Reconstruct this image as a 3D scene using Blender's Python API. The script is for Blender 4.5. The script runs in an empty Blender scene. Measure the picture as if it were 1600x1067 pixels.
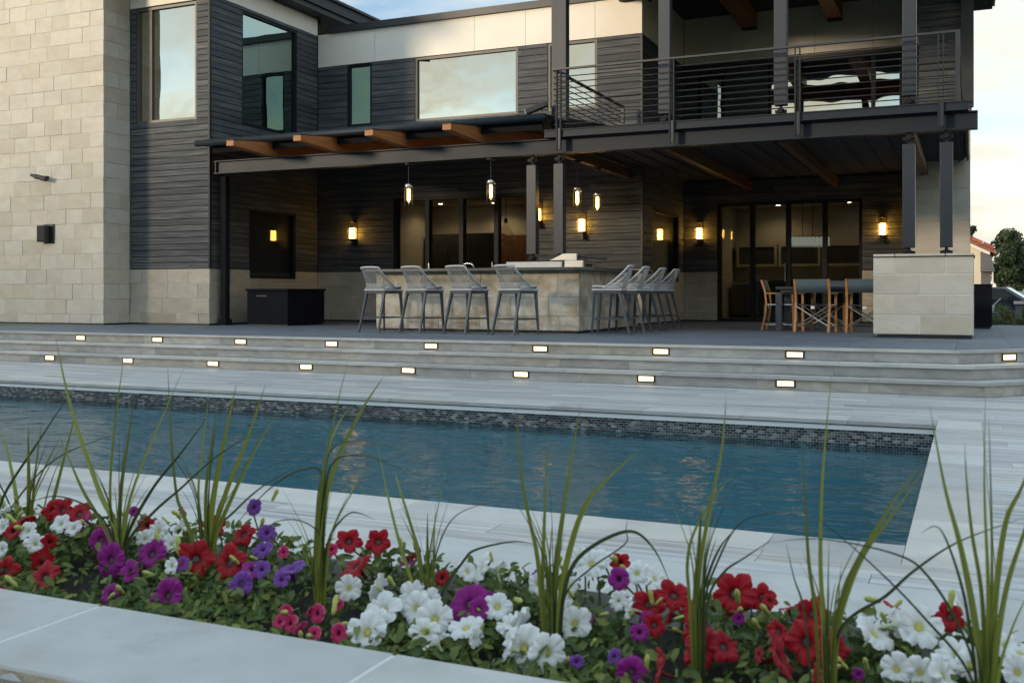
import bpy, math, random
from mathutils import Vector, Matrix, noise
R = math.radians
random.seed(7)
scene = bpy.context.scene
C = scene.collection

# ------------------------------------------------------------------ camera
CAM_H = 1.07
YAW = R(24.1)
cam_d = bpy.data.cameras.new('camera')
cam = bpy.data.objects.new('camera', cam_d)
C.objects.link(cam)
cam.location = (0, 0, CAM_H)
cam.rotation_euler = (R(90), 0, YAW)
cam_d.sensor_width = 36.0
cam_d.lens = 36.0
cam_d.shift_y = -0.04625
cam_d.clip_start = 0.05
cam_d.clip_end = 2000
cam_d.dof.use_dof = True
cam_d.dof.focus_distance = 9.5
cam_d.dof.aperture_fstop = 9.0
scene.camera = cam

# ------------------------------------------------------------------ light
SUN_AZ = R(215.5)          # compass bearing of the sun, from +Y towards +X : behind the camera, to its left
SUN_EL = R(7)
CLOUD = (0.37, 0.55)
SKY_VALUE = 1.1
CLOUD_AT = (6.0, 1.0, 1.8)
world = bpy.data.worlds.new('World')
scene.world = world
world.use_nodes = True
wn, wl = world.node_tree.nodes, world.node_tree.links
wn.clear()
w_out = wn.new('ShaderNodeOutputWorld')
w_bg = wn.new('ShaderNodeBackground')
w_sky = wn.new('ShaderNodeTexSky')
w_sky.sky_type = 'NISHITA'
w_sky.sun_disc = False
w_sky.sun_elevation = SUN_EL
w_sky.sun_rotation = SUN_AZ
w_sky.air_density = 1.0
w_sky.dust_density = 0.1
w_sky.ozone_density = 2.5
w_tc = wn.new('ShaderNodeTexCoord')
w_sep = wn.new('ShaderNodeSeparateXYZ')
w_up = wn.new('ShaderNodeMath'); w_up.operation = 'MAXIMUM'; w_up.inputs[1].default_value = 0.0
w_den = wn.new('ShaderNodeMath'); w_den.operation = 'ADD'; w_den.inputs[1].default_value = 0.22
w_div = wn.new('ShaderNodeVectorMath'); w_div.operation = 'DIVIDE'
w_cmb = wn.new('ShaderNodeCombineXYZ')
w_no = wn.new('ShaderNodeTexNoise')          # cloud field on a level layer, so clouds draw together towards the horizon
w_no.inputs['Scale'].default_value = 1.15
w_no.inputs['Detail'].default_value = 8
w_no.inputs['Roughness'].default_value = 0.52
w_no.inputs['Distortion'].default_value = 0.25
w_rp = wn.new('ShaderNodeValToRGB')
w_rp.color_ramp.elements[0].position = CLOUD[0]
w_rp.color_ramp.elements[1].position = CLOUD[1]
w_cl = wn.new('ShaderNodeValToRGB')          # cloud tone, grey undersides to cream tops
w_cl.color_ramp.elements[0].position = 0.45
w_cl.color_ramp.elements[0].color = (3.9, 3.65, 2.9, 1)
w_cl.color_ramp.elements[1].position = 0.70
w_cl.color_ramp.elements[1].color = (2.7, 2.75, 2.65, 1)
w_sat = wn.new('ShaderNodeHueSaturation')
w_sat.inputs['Saturation'].default_value = 0.8
w_sat.inputs['Value'].default_value = SKY_VALUE
w_mx = wn.new('ShaderNodeMix')
w_mx.data_type = 'RGBA'
wl.new(w_tc.outputs['Generated'], w_sep.inputs[0])
wl.new(w_sep.outputs['Z'], w_up.inputs[0])
wl.new(w_up.outputs[0], w_den.inputs[0])
for k in range(3): wl.new(w_den.outputs[0], w_cmb.inputs[k])
wl.new(w_tc.outputs['Generated'], w_div.inputs[0])
wl.new(w_cmb.outputs[0], w_div.inputs[1])
w_off = wn.new('ShaderNodeVectorMath'); w_off.operation = 'ADD'; w_off.inputs[1].default_value = CLOUD_AT
wl.new(w_div.outputs[0], w_off.inputs[0])
wl.new(w_off.outputs[0], w_no.inputs['Vector'])
wl.new(w_no.outputs['Fac'], w_rp.inputs['Fac'])
wl.new(w_no.outputs['Fac'], w_cl.inputs['Fac'])
wl.new(w_sky.outputs['Color'], w_sat.inputs['Color'])
wl.new(w_rp.outputs['Color'], w_mx.inputs[0])
wl.new(w_sat.outputs['Color'], w_mx.inputs[6])
w_hi = wn.new('ShaderNodeMapRange')            # clouds overhead are whiter and bluer than the cream ones low down
w_hi.inputs['From Min'].default_value = 0.18; w_hi.inputs['From Max'].default_value = 0.75
w_cc = wn.new('ShaderNodeMix'); w_cc.data_type = 'RGBA'
w_cc.inputs[7].default_value = (4.1, 5.2, 6.0, 1)
wl.new(w_up.outputs[0], w_hi.inputs['Value']); wl.new(w_hi.outputs[0], w_cc.inputs[0])
wl.new(w_cl.outputs['Color'], w_cc.inputs[6]); wl.new(w_cc.outputs[2], w_mx.inputs[7])
wl.new(w_mx.outputs[2], w_bg.inputs['Color'])
w_bg.inputs['Strength'].default_value = 0.1
wl.new(w_bg.outputs['Background'], w_out.inputs['Surface'])

sun_d = bpy.data.lights.new('sun', 'SUN')
sun_d.energy = 1.25
sun_d.angle = R(9)
sun_d.color = (1.0, 0.80, 0.56)
sun = bpy.data.objects.new('sun', sun_d)
C.objects.link(sun)
sv = Vector((math.sin(SUN_AZ) * math.cos(SUN_EL), math.cos(SUN_AZ) * math.cos(SUN_EL), math.sin(SUN_EL)))
sun.rotation_euler = (-sv).to_track_quat('-Z', 'Y').to_euler()
sun.location = sv * 60

vs = scene.view_settings
vs.view_transform = 'Standard'
vs.look = 'None'
vs.exposure = 1.52
vs.gamma = 1.0
vs.use_curve_mapping = False
cy = scene.cycles
cy.use_denoising = True
cy.max_bounces = 8
cy.diffuse_bounces = 3
cy.glossy_bounces = 4
cy.transmission_bounces = 4
cy.transparent_max_bounces = 16
cy.caustics_reflective = False
cy.caustics_refractive = False
cy.sample_clamp_indirect = 4.0
cy.use_light_tree = True

# ------------------------------------------------------------------ survey helpers (photo pixel of the 1600 px frame -> point in the place)
_F, _S, _C, _HY = 1600.0, math.sin(YAW), math.cos(YAW), 459.5
def at_z(x, y, Z):
    d = _F * (CAM_H - Z) / (y - _HY); r = (x - 800) * d / _F
    return Vector((r * _C - d * _S, r * _S + d * _C, Z))
def at_y(x, y, Y):
    t = (x - 800) / _F; d = Y / (t * _S + _C); r = t * d
    return Vector((r * _C - d * _S, Y, CAM_H - (y - _HY) * d / _F))
def depth(p): return -p[0] * _S + p[1] * _C

# ------------------------------------------------------------------ materials
MATS = {}
def new_mat(name):
    m = bpy.data.materials.new(name); m.use_nodes = True
    m.node_tree.nodes.clear(); MATS[name] = m
    return m, m.node_tree.nodes, m.node_tree.links
def N(nodes, t, **kw):
    n = nodes.new('ShaderNode' + t)
    for k, v in kw.items():
        if k in n.inputs: n.inputs[k].default_value = v
        else: setattr(n, k, v)
    return n
def ramp(nodes, stops):
    r = nodes.new('ShaderNodeValToRGB'); e = r.color_ramp.elements
    while len(e) < len(stops): e.new(0.5)
    for el, (p, c) in zip(e, stops):
        el.position = p; el.color = (*c, 1) if len(c) == 3 else c
    return r
def principled(nodes, links, rough, metallic=0.0, spec=0.5):
    b = nodes.new('ShaderNodeBsdfPrincipled'); o = nodes.new('ShaderNodeOutputMaterial')
    b.inputs['Roughness'].default_value = rough; b.inputs['Metallic'].default_value = metallic
    b.inputs['Specular IOR Level'].default_value = spec
    links.new(b.outputs[0], o.inputs['Surface'])
    return b
def surf(name, stops, scale=(4, 4, 4), rough=0.6, bump=0.0, bump_scale=None, rnd=0.0, tints=None, metallic=0.0, spec=0.5,
         stain=None, detail=6.0, island=False, distort=0.0, rough_var=0.0, bump_dist=0.02):
    """noise-driven colour on world position; rnd = value change from piece to piece; tints = colours picked per piece"""
    m, n, l = new_mat(name)
    b = principled(n, l, rough, metallic, spec)
    geo = N(n, 'NewGeometry'); info = N(n, 'ObjectInfo')
    rsock = geo.outputs['Random Per Island'] if island else info.outputs['Random']
    mul = N(n, 'Math', operation='MULTIPLY'); mul.inputs[1].default_value = 61.7 if (rnd or tints) else 0.0
    l.new(rsock, mul.inputs[0])
    add = N(n, 'VectorMath', operation='ADD'); l.new(geo.outputs['Position'], add.inputs[0]); l.new(mul.outputs[0], add.inputs[1])
    mp = N(n, 'Mapping'); mp.inputs['Scale'].default_value = scale; l.new(add.outputs[0], mp.inputs['Vector'])
    no = N(n, 'TexNoise', Scale=1.0, Detail=detail, Roughness=0.6, Distortion=distort); l.new(mp.outputs[0], no.inputs['Vector'])
    rp = ramp(n, stops); l.new(no.outputs['Fac'], rp.inputs['Fac'])
    col = rp.outputs['Color']
    if tints:
        tr = ramp(n, [(i / len(tints), t) for i, t in enumerate(tints)]); tr.color_ramp.interpolation = 'CONSTANT'
        l.new(rsock, tr.inputs['Fac'])
        mx = N(n, 'Mix', data_type='RGBA', blend_type='MULTIPLY'); mx.inputs[0].default_value = 1.0
        l.new(col, mx.inputs[6]); l.new(tr.outputs['Color'], mx.inputs[7]); col = mx.outputs[2]
    if rnd:
        fr = N(n, 'Math', operation='MULTIPLY'); fr.inputs[1].default_value = 17.31; l.new(rsock, fr.inputs[0])
        fc = N(n, 'Math', operation='FRACT'); l.new(fr.outputs[0], fc.inputs[0])
        mr = N(n, 'MapRange'); mr.inputs['To Min'].default_value = 1 - rnd; mr.inputs['To Max'].default_value = 1 + rnd
        l.new(fc.outputs[0], mr.inputs['Value'])
        hv = N(n, 'HueSaturation'); l.new(mr.outputs[0], hv.inputs['Value']); l.new(col, hv.inputs['Color']); col = hv.outputs['Color']
    if stain:
        sc, c, lo, hi, amt = stain
        n2 = N(n, 'TexNoise', Scale=sc, Detail=5, Roughness=0.65, Distortion=0.6); l.new(add.outputs[0], n2.inputs['Vector'])
        r2 = ramp(n, [(lo, (0, 0, 0)), (hi, (amt, amt, amt))]); l.new(n2.outputs['Fac'], r2.inputs['Fac'])
        mx = N(n, 'Mix', data_type='RGBA'); l.new(r2.outputs['Color'], mx.inputs[0]); l.new(col, mx.inputs[6])
        mx.inputs[7].default_value = (*c, 1); col = mx.outputs[2]
    l.new(col, b.inputs['Base Color'])
    if rough_var:
        rr = N(n, 'MapRange'); rr.inputs['To Min'].default_value = rough - rough_var; rr.inputs['To Max'].default_value = rough + rough_var
        l.new(no.outputs['Fac'], rr.inputs['Value']); l.new(rr.outputs[0], b.inputs['Roughness'])
    if bump:
        src = no.outputs['Fac']
        if bump_scale:
            mp2 = N(n, 'Mapping'); mp2.inputs['Scale'].default_value = bump_scale; l.new(add.outputs[0], mp2.inputs['Vector'])
            n3 = N(n, 'TexNoise', Scale=1.0, Detail=6, Roughness=0.65); l.new(mp2.outputs[0], n3.inputs['Vector']); src = n3.outputs['Fac']
        bp = N(n, 'Bump', Strength=bump, Distance=bump_dist); l.new(src, bp.inputs['Height']); l.new(bp.outputs[0], b.inputs['Normal'])
    return m
def glass_mat(name, tint, refl_min, refl_max, gcol=(1, 1, 1), wave=0.0):
    """window glass: a coated mirror share that rises towards grazing, the rest see-through with the tint of the glass"""
    m, n, l = new_mat(name)
    o = N(n, 'OutputMaterial'); t = N(n, 'BsdfTransparent'); t.inputs['Color'].default_value = (*tint, 1)
    g = N(n, 'BsdfGlossy'); g.inputs['Roughness'].default_value = 0.0; g.inputs['Color'].default_value = (*gcol, 1)
    lw = N(n, 'LayerWeight'); lw.inputs['Blend'].default_value = 0.5
    mr = N(n, 'MapRange'); mr.inputs['To Min'].default_value = refl_min; mr.inputs['To Max'].default_value = refl_max
    pw = N(n, 'Math', operation='POWER'); pw.inputs[1].default_value = 3.0
    l.new(lw.outputs['Facing'], pw.inputs[0]); l.new(pw.outputs[0], mr.inputs['Value'])
    mx = N(n, 'MixShader'); l.new(mr.outputs[0], mx.inputs[0]); l.new(t.outputs[0], mx.inputs[1]); l.new(g.outputs[0], mx.inputs[2])
    if wave:
        geo = N(n, 'NewGeometry'); no = N(n, 'TexNoise', Scale=1.5, Detail=1.0); l.new(geo.outputs['Position'], no.inputs['Vector'])
        bp = N(n, 'Bump', Strength=wave, Distance=0.02); l.new(no.outputs['Fac'], bp.inputs['Height']); l.new(bp.outputs[0], g.inputs['Normal'])
    l.new(mx.outputs[0], o.inputs['Surface'])
    return m
def emit_mat(name, col, strength):
    m, n, l = new_mat(name)
    o = N(n, 'OutputMaterial'); e = N(n, 'Emission'); e.inputs['Color'].default_value = (*col, 1); e.inputs['Strength'].default_value = strength
    l.new(e.outputs[0], o.inputs['Surface'])
    return m

STONE_T = [(1.0, .99, .97), (.97, .97, .96), (1.02, 1.0, .96), (.92, .90, .86), (.99, .98, .96), (1.0, .99, .97), (.91, .88, .82), (1.02, 1.01, .99), (.95, .93, .90), (1.0, .97, .92)]
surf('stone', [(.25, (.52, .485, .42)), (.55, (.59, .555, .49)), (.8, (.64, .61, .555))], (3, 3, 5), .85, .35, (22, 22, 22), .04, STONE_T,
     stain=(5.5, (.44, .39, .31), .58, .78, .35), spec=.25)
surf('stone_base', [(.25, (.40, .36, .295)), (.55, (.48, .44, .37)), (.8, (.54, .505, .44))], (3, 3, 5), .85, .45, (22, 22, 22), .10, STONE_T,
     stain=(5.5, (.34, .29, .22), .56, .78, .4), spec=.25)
surf('stone_washed', [(.28, (.36, .29, .20)), (.46, (.50, .43, .32)), (.62, (.66, .62, .53))], (3.2, 3.2, 4.2), .85, .35, (22, 22, 22), .08, STONE_T,
     stain=(2.6, (.70, .67, .60), .46, .66, .85), spec=.25)
surf('mortar', [(.3, (.66, .64, .59)), (.7, (.73, .71, .66))], (20, 20, 20), .9)
WOOD_T = [(1, 1, 1), (.86, .86, .88), (1.12, 1.1, 1.06), (.95, .95, .96), (1.2, 1.17, 1.12)]
surf('board_x', [(.3, (.036, .042, .050)), (.5, (.064, .072, .081)), (.68, (.125, .130, .132))], (1.4, 30, 30), .62, .5, (2.5, 70, 70), .1, WOOD_T,
     stain=(7, (.17, .165, .155), .62, .8, .5), spec=.35)
surf('board_y', [(.3, (.036, .042, .050)), (.5, (.064, .072, .081)), (.68, (.125, .130, .132))], (30, 1.4, 30), .62, .5, (70, 2.5, 70), .1, WOOD_T,
     stain=(7, (.17, .165, .155), .62, .8, .5), spec=.35)
surf('wall_core', [(.3, (.02, .02, .022)), (.7, (.03, .03, .032))], (5, 5, 5), .9)
surf('fibre_panel', [(.3, (.76, .72, .64)), (.7, (.82, .78, .70))], (1.5, 1.5, 1.5), .7, .06, (60, 60, 60), .02, spec=.3)
surf('dark_metal', [(.3, (.016, .018, .022)), (.7, (.024, .027, .031))], (3, 3, 3), .42, .05, (40, 40, 40), spec=.5, rough_var=.08)
surf('steel_paint', [(.3, (.013, .019, .027)), (.7, (.018, .025, .034))], (2, 2, 2), .5, .04, (30, 30, 30), spec=.25, rough_var=.08)
surf('post_paint', [(.3, (.020, .026, .036)), (.7, (.027, .034, .045))], (2, 2, 2), .4, .03, (30, 30, 30), spec=.4, rough_var=.06)
surf('frame_paint', [(.3, (.010, .011, .014)), (.7, (.015, .016, .020))], (3, 3, 3), .55, spec=.2)
surf('bronze_frame', [(.3, (.075, .066, .056)), (.7, (.10, .088, .074))], (3, 3, 3), .45)
surf('timber', [(.25, (.22, .082, .024)), (.5, (.36, .145, .046)), (.75, (.47, .21, .075))], (28, 1.2, 28), .5, .2, (60, 2, 60), .06, spec=.4)
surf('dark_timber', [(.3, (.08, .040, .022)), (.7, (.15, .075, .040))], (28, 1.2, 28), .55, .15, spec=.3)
surf('matt_black', [(.3, (.012, .013, .016)), (.7, (.017, .018, .021))], (3, 3, 3), .9, spec=.05)
surf('soffit', [(.3, (.075, .080, .095)), (.7, (.10, .105, .12))], (20, 1, 20), .95, spec=.05)
surf('roof_metal', [(.3, (.016, .019, .024)), (.7, (.024, .027, .033))], (2, 2, 2), .5, spec=.3)
surf('slate', [(.25, (.10, .115, .135)), (.55, (.135, .155, .178)), (.8, (.17, .19, .21))], (5, 5, 5), .68, .25, (40, 40, 40), .13, spec=.45, rough_var=.12,
     stain=(1.2, (.20, .215, .23), .58, .8, .4))
surf('slate_joint', [(.3, (.09, .092, .095)), (.7, (.12, .122, .125))], (20, 20, 20), .9)
PLANK_T = [(1, 1, 1), (.90, .90, .91), (1.06, 1.05, 1.03), (.82, .82, .83), (.97, .98, 1.0), (1.06, 1.03, .98), (.93, .91, .88)]
surf('plank_tile', [(.25, (.22, .215, .21)), (.42, (.36, .355, .35)), (.55, (.50, .495, .48)), (.75, (.60, .59, .575))], (.8, 22, 16), .55, .22, (3, 60, 60), .06, PLANK_T,
     stain=(2.2, (.30, .285, .27), .56, .76, .45), spec=.4, distort=.5)
surf('coping_tile', [(.25, (.40, .39, .37)), (.5, (.50, .49, .465)), (.8, (.58, .57, .54))], (3, 4, 4), .55, .15, (20, 20, 20), .04, PLANK_T,
     stain=(3.0, (.36, .35, .335), .55, .8, .4), spec=.4)
surf('riser_tile', [(.22, (.27, .26, .245)), (.42, (.38, .37, .35)), (.6, (.47, .46, .44)), (.8, (.53, .52, .50))], (3.0, 9, 9), .6, .2, (6, 40, 50), .08,
     [(1, 1, 1), (.9, .9, .9), (1.05, 1.02, .97), (.84, .83, .82), (1.0, .95, .86)], stain=(4.0, (.25, .235, .22), .55, .75, .5), spec=.35, distort=.8)
surf('grout', [(.3, (.20, .20, .195)), (.7, (.27, .265, .26))], (20, 20, 20), .9)
surf('white_grout', [(.3, (.66, .67, .66)), (.7, (.74, .75, .74))], (20, 20, 20), .8)
TILE_T = [(.05, .055, .065), (.10, .12, .13), (.025, .028, .035), (.17, .18, .17), (.06, .075, .08), (.04, .04, .05), (.22, .215, .19), (.085, .09, .085), (.30, .31, .29), (.05, .06, .065), (.13, .11, .09)]
surf('mosaic', [(.3, (.85, .85, .85)), (.7, (1.1, 1.1, 1.1))], (60, 60, 60), .32, 0, None, .15, TILE_T, spec=.45)
surf('mosaic_far', [(.3, (.85, .85, .85)), (.7, (1.1, 1.1, 1.1))], (60, 60, 60), .32, 0, None, .15, TILE_T, spec=.45, island=True)
surf('pool_plaster', [(.3, (.24, .345, .355)), (.7, (.31, .42, .43))], (.7, .7, .7), .8, stain=(1.1, (.32, .47, .50), .5, .75, .6))
surf('cap_stone', [(.25, (.38, .38, .36)), (.5, (.46, .46, .44)), (.8, (.53, .53, .51))], (5, 5, 5), .62, .2, (70, 70, 70), .04, PLANK_T[:3],
     stain=(4.2, (.31, .305, .29), .55, .74, .65), spec=.35)
surf('rock_face', [(.25, (.26, .21, .15)), (.55, (.42, .35, .26)), (.8, (.52, .46, .37))], (14, 14, 14), .9, .9, (30, 30, 30), .05)
surf('cap_joint', [(.3, (.54, .54, .52)), (.7, (.62, .62, .60))], (20, 20, 20), .8)
surf('soil', [(.3, (.012, .010, .008)), (.6, (.03, .023, .017)), (.8, (.055, .042, .03))], (60, 60, 60), .95, 1.0, (90, 90, 90))
surf('counter', [(.3, (.030, .034, .040)), (.6, (.055, .062, .07)), (.8, (.10, .105, .11))], (30, 30, 30), .25, spec=.55)
surf('ledge_stone', [(.3, (.58, .56, .51)), (.7, (.68, .66, .61))], (5, 5, 5), .6, .05, stain=(6, (.52, .44, .33), .58, .8, .5))
surf('stainless', [(.3, (.55, .55, .54)), (.7, (.62, .62, .61))], (1, 30, 30), .28, metallic=1.0)
surf('black_plastic', [(.3, (.012, .012, .013)), (.7, (.02, .02, .021))], (6, 6, 6), .5)
surf('bench_paint', [(.3, (.008, .009, .013)), (.7, (.011, .012, .017))], (4, 4, 4), .8, spec=.08)
surf('stool_leg', [(.3, (.045, .058, .075)), (.7, (.062, .076, .094))], (6, 6, 6), .4)
surf('rope_grey', [(.3, (.27, .27, .265)), (.7, (.40, .395, .385))], (90, 90, 90), .85, .6, (200, 200, 200))
surf('rope_light', [(.3, (.46, .46, .46)), (.7, (.56, .56, .555))], (90, 90, 90), .8, .4, (200, 200, 200))
surf('cushion', [(.3, (.15, .15, .148)), (.7, (.22, .22, .215))], (120, 120, 120), .9, .4, (300, 300, 300))
surf('teak', [(.25, (.30, .13, .035)), (.55, (.44, .21, .06)), (.8, (.53, .28, .09))], (18, 18, 3), .5, .15, (50, 50, 6), .06)
surf('sling', [(.3, (.055, .085, .105)), (.7, (.085, .12, .14))], (200, 200, 200), .75, .2, (500, 500, 500))
surf('brass_tube', [(.3, (.62, .58, .48)), (.7, (.70, .66, .56))], (9, 9, 9), .25, metallic=1.0)
surf('chrome', [(.3, (.65, .66, .67)), (.7, (.7, .71, .72))], (9, 9, 9), .15, metallic=1.0)
surf('white_label', [(.3, (.75, .75, .75)), (.7, (.8, .8, .8))], (9, 9, 9), .6)
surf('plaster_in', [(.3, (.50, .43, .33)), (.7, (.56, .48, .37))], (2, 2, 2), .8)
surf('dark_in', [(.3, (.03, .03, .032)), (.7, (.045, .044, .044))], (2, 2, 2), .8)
surf('cabinet_dark', [(.3, (.05, .042, .036)), (.7, (.075, .062, .052))], (14, 14, 1), .5)
surf('cabinet_wood', [(.3, (.20, .085, .03)), (.7, (.33, .15, .06))], (14, 14, 1), .5)
surf('floor_in', [(.3, (.10, .085, .07)), (.7, (.16, .13, .105))], (2, 20, 2), .4)
surf('bronze', [(.3, (.05, .042, .034)), (.7, (.08, .066, .05))], (8, 8, 8), .4, metallic=.6)
glass_mat('mirror_glass', (.20, .27, .24), .50, .95, (1.0, .98, .84), .28)
glass_mat('teal_glass', (.16, .25, .22), .40, .95, (.72, .93, .86), .2)
glass_mat('door_glass', (.62, .66, .64), .045, .8, (.95, .97, .95), .05)
glass_mat('lamp_glass', (.93, .90, .84), .04, .5)
emit_mat('filament', (1.0, .74, .38), 6.0)
emit_mat('lamp_core', (1.0, .52, .09), 10.0)
emit_mat('step_lens', (1.0, .72, .38), 1.15)
emit_mat('lit_crystal', (.95, 1.0, .82), .10)
emit_mat('downlight', (1.0, .84, .6), 14.0)
surf('ground_soil', [(.3, (.04, .05, .02)), (.6, (.065, .075, .032)), (.8, (.09, .095, .045))], (.6, .6, .6), .95, .5, (12, 12, 12))
surf('asphalt', [(.3, (.045, .045, .047)), (.7, (.06, .06, .062))], (6, 6, 6), .9)
surf('neighbour_wall', [(.3, (.66, .60, .48)), (.7, (.72, .66, .54))], (1, 1, 1), .85)
surf('neighbour_trim', [(.3, (.75, .72, .64)), (.7, (.8, .77, .7))], (1, 1, 1), .8)
surf('neighbour_siding', [(.3, (.10, .095, .10)), (.7, (.14, .135, .14))], (1, 1, 9), .85)
surf('roof_tile', [(.3, (.26, .085, .05)), (.7, (.36, .13, .08))], (3, 3, 3), .85, .3, None, .12)
surf('bark', [(.3, (.05, .038, .028)), (.7, (.09, .07, .05))], (12, 12, 3), .95, .6)
surf('car_paint', [(.3, (.012, .018, .035)), (.7, (.016, .024, .045))], (2, 2, 2), .22, spec=.6)
surf('tyre', [(.3, (.018, .018, .018)), (.7, (.025, .025, .025))], (9, 9, 9), .9)
surf('car_window', [(.3, (.03, .04, .04)), (.7, (.04, .05, .05))], (2, 2, 2), .06, spec=.8)
surf('fence_white', [(.3, (.72, .72, .70)), (.7, (.78, .78, .76))], (3, 3, 3), .6)
surf('pot_clay', [(.3, (.55, .50, .42)), (.7, (.62, .57, .48))], (6, 6, 6), .8)
surf('grey_box', [(.3, (.10, .11, .125)), (.7, (.13, .14, .155))], (6, 6, 6), .7)
surf('cable', [(.3, (.02, .02, .022)), (.7, (.03, .03, .032))], (6, 6, 6), .5)

def leaf_mat(name, stops, rough=.5, trans=.35, scale=18, island=True):
    m, n, l = new_mat(name)
    o = N(n, 'OutputMaterial'); b = N(n, 'BsdfPrincipled'); b.inputs['Roughness'].default_value = rough; b.inputs['Specular IOR Level'].default_value = .35
    tr = N(n, 'BsdfTranslucent'); mx = N(n, 'MixShader'); mx.inputs[0].default_value = trans
    geo = N(n, 'NewGeometry'); no = N(n, 'TexNoise', Scale=scale, Detail=3)
    l.new(geo.outputs['Position'], no.inputs['Vector'])
    ad = N(n, 'Math', operation='ADD'); ml = N(n, 'Math', operation='MULTIPLY'); ml.inputs[1].default_value = .55
    m2 = N(n, 'Math', operation='MULTIPLY'); m2.inputs[1].default_value = .5
    l.new(geo.outputs['Random Per Island'], ml.inputs[0]); l.new(no.outputs['Fac'], m2.inputs[0])
    l.new(ml.outputs[0], ad.inputs[0]); l.new(m2.outputs[0], ad.inputs[1])
    rp = ramp(n, stops); l.new(ad.outputs[0], rp.inputs['Fac'])
    l.new(rp.outputs['Color'], b.inputs['Base Color']); l.new(rp.outputs['Color'], tr.inputs['Color'])
    l.new(b.outputs[0], mx.inputs[1]); l.new(tr.outputs[0], mx.inputs[2]); l.new(mx.outputs[0], o.inputs['Surface'])
    return m
leaf_mat('petunia_leaf', [(.15, (.028, .058, .020)), (.42, (.085, .14, .034)), (.66, (.16, .21, .05)), (.88, (.30, .32, .08))], .5, .4)
leaf_mat('blade', [(.1, (.045, .075, .018)), (.5, (.115, .15, .022)), (.9, (.23, .24, .04))], .42, .3, 9)
def blade_mat(name, lo, hi, edge, tip):
    m, n, l = new_mat(name)
    o = N(n, 'OutputMaterial'); b = N(n, 'BsdfPrincipled'); b.inputs['Roughness'].default_value = .45; b.inputs['Specular IOR Level'].default_value = .35
    tr = N(n, 'BsdfTranslucent'); mx = N(n, 'MixShader'); mx.inputs[0].default_value = .3
    al = N(n, 'Attribute'); al.attribute_name = 'along'; ac = N(n, 'Attribute'); ac.attribute_name = 'across'; info = N(n, 'ObjectInfo')
    cb = N(n, 'CombineXYZ'); a7 = N(n, 'Math', operation='MULTIPLY'); a7.inputs[1].default_value = 7.0
    l.new(ac.outputs['Fac'], a7.inputs[0]); l.new(a7.outputs[0], cb.inputs['X']); l.new(al.outputs['Fac'], cb.inputs['Y']); l.new(info.outputs['Random'], cb.inputs['Z'])
    sc = N(n, 'VectorMath', operation='MULTIPLY'); sc.inputs[1].default_value = (1.0, 2.5, 40.0); l.new(cb.outputs[0], sc.inputs[0])
    no = N(n, 'TexNoise', Scale=1.0, Detail=4, Roughness=.6); l.new(sc.outputs[0], no.inputs['Vector'])
    rp = ramp(n, [(.3, lo), (.55, hi), (.75, edge)]); l.new(no.outputs['Fac'], rp.inputs['Fac'])
    ta = N(n, 'Math', operation='MULTIPLY_ADD'); ta.inputs[1].default_value = .25; l.new(no.outputs['Fac'], ta.inputs[0]); l.new(al.outputs['Fac'], ta.inputs[2])
    tp = ramp(n, [(1.06, (0, 0, 0)), (1.14, (1, 1, 1))]); l.new(ta.outputs[0], tp.inputs['Fac'])
    mc = N(n, 'Mix', data_type='RGBA'); l.new(tp.outputs['Color'], mc.inputs[0]); l.new(rp.outputs['Color'], mc.inputs[6]); mc.inputs[7].default_value = (*tip, 1)
    hv = N(n, 'HueSaturation'); mr = N(n, 'MapRange'); mr.inputs['To Min'].default_value = .7; mr.inputs['To Max'].default_value = 1.25
    l.new(info.outputs['Random'], mr.inputs['Value']); l.new(mr.outputs[0], hv.inputs['Value']); l.new(mc.outputs[2], hv.inputs['Color'])
    bp = N(n, 'Bump', Strength=.3, Distance=.002); l.new(no.outputs['Fac'], bp.inputs['Height']); l.new(bp.outputs[0], b.inputs['Normal'])
    l.new(hv.outputs['Color'], b.inputs['Base Color']); l.new(hv.outputs['Color'], tr.inputs['Color'])
    l.new(b.outputs[0], mx.inputs[1]); l.new(tr.outputs[0], mx.inputs[2]); l.new(mx.outputs[0], o.inputs['Surface'])
blade_mat('blade_green', (.10, .135, .024), (.21, .235, .038), (.34, .34, .075), (.24, .15, .06))
blade_mat('blade_deep', (.030, .046, .022), (.055, .075, .028), (.10, .12, .04), (.12, .08, .04))
leaf_mat('blade_dark', [(.1, (.02, .035, .02)), (.5, (.035, .06, .028)), (.9, (.07, .10, .035))], .42, .25, 9)
leaf_mat('tree_leaf', [(.1, (.020, .034, .016)), (.5, (.035, .055, .022)), (.9, (.06, .085, .03))], .6, .2, 2)
leaf_mat('shrub_leaf', [(.1, (.035, .06, .02)), (.5, (.075, .11, .035)), (.9, (.13, .16, .06))], .6, .25, 4)
leaf_mat('shrub_red', [(.1, (.10, .045, .02)), (.5, (.14, .10, .035)), (.9, (.10, .13, .04))], .6, .25, 4)

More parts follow.
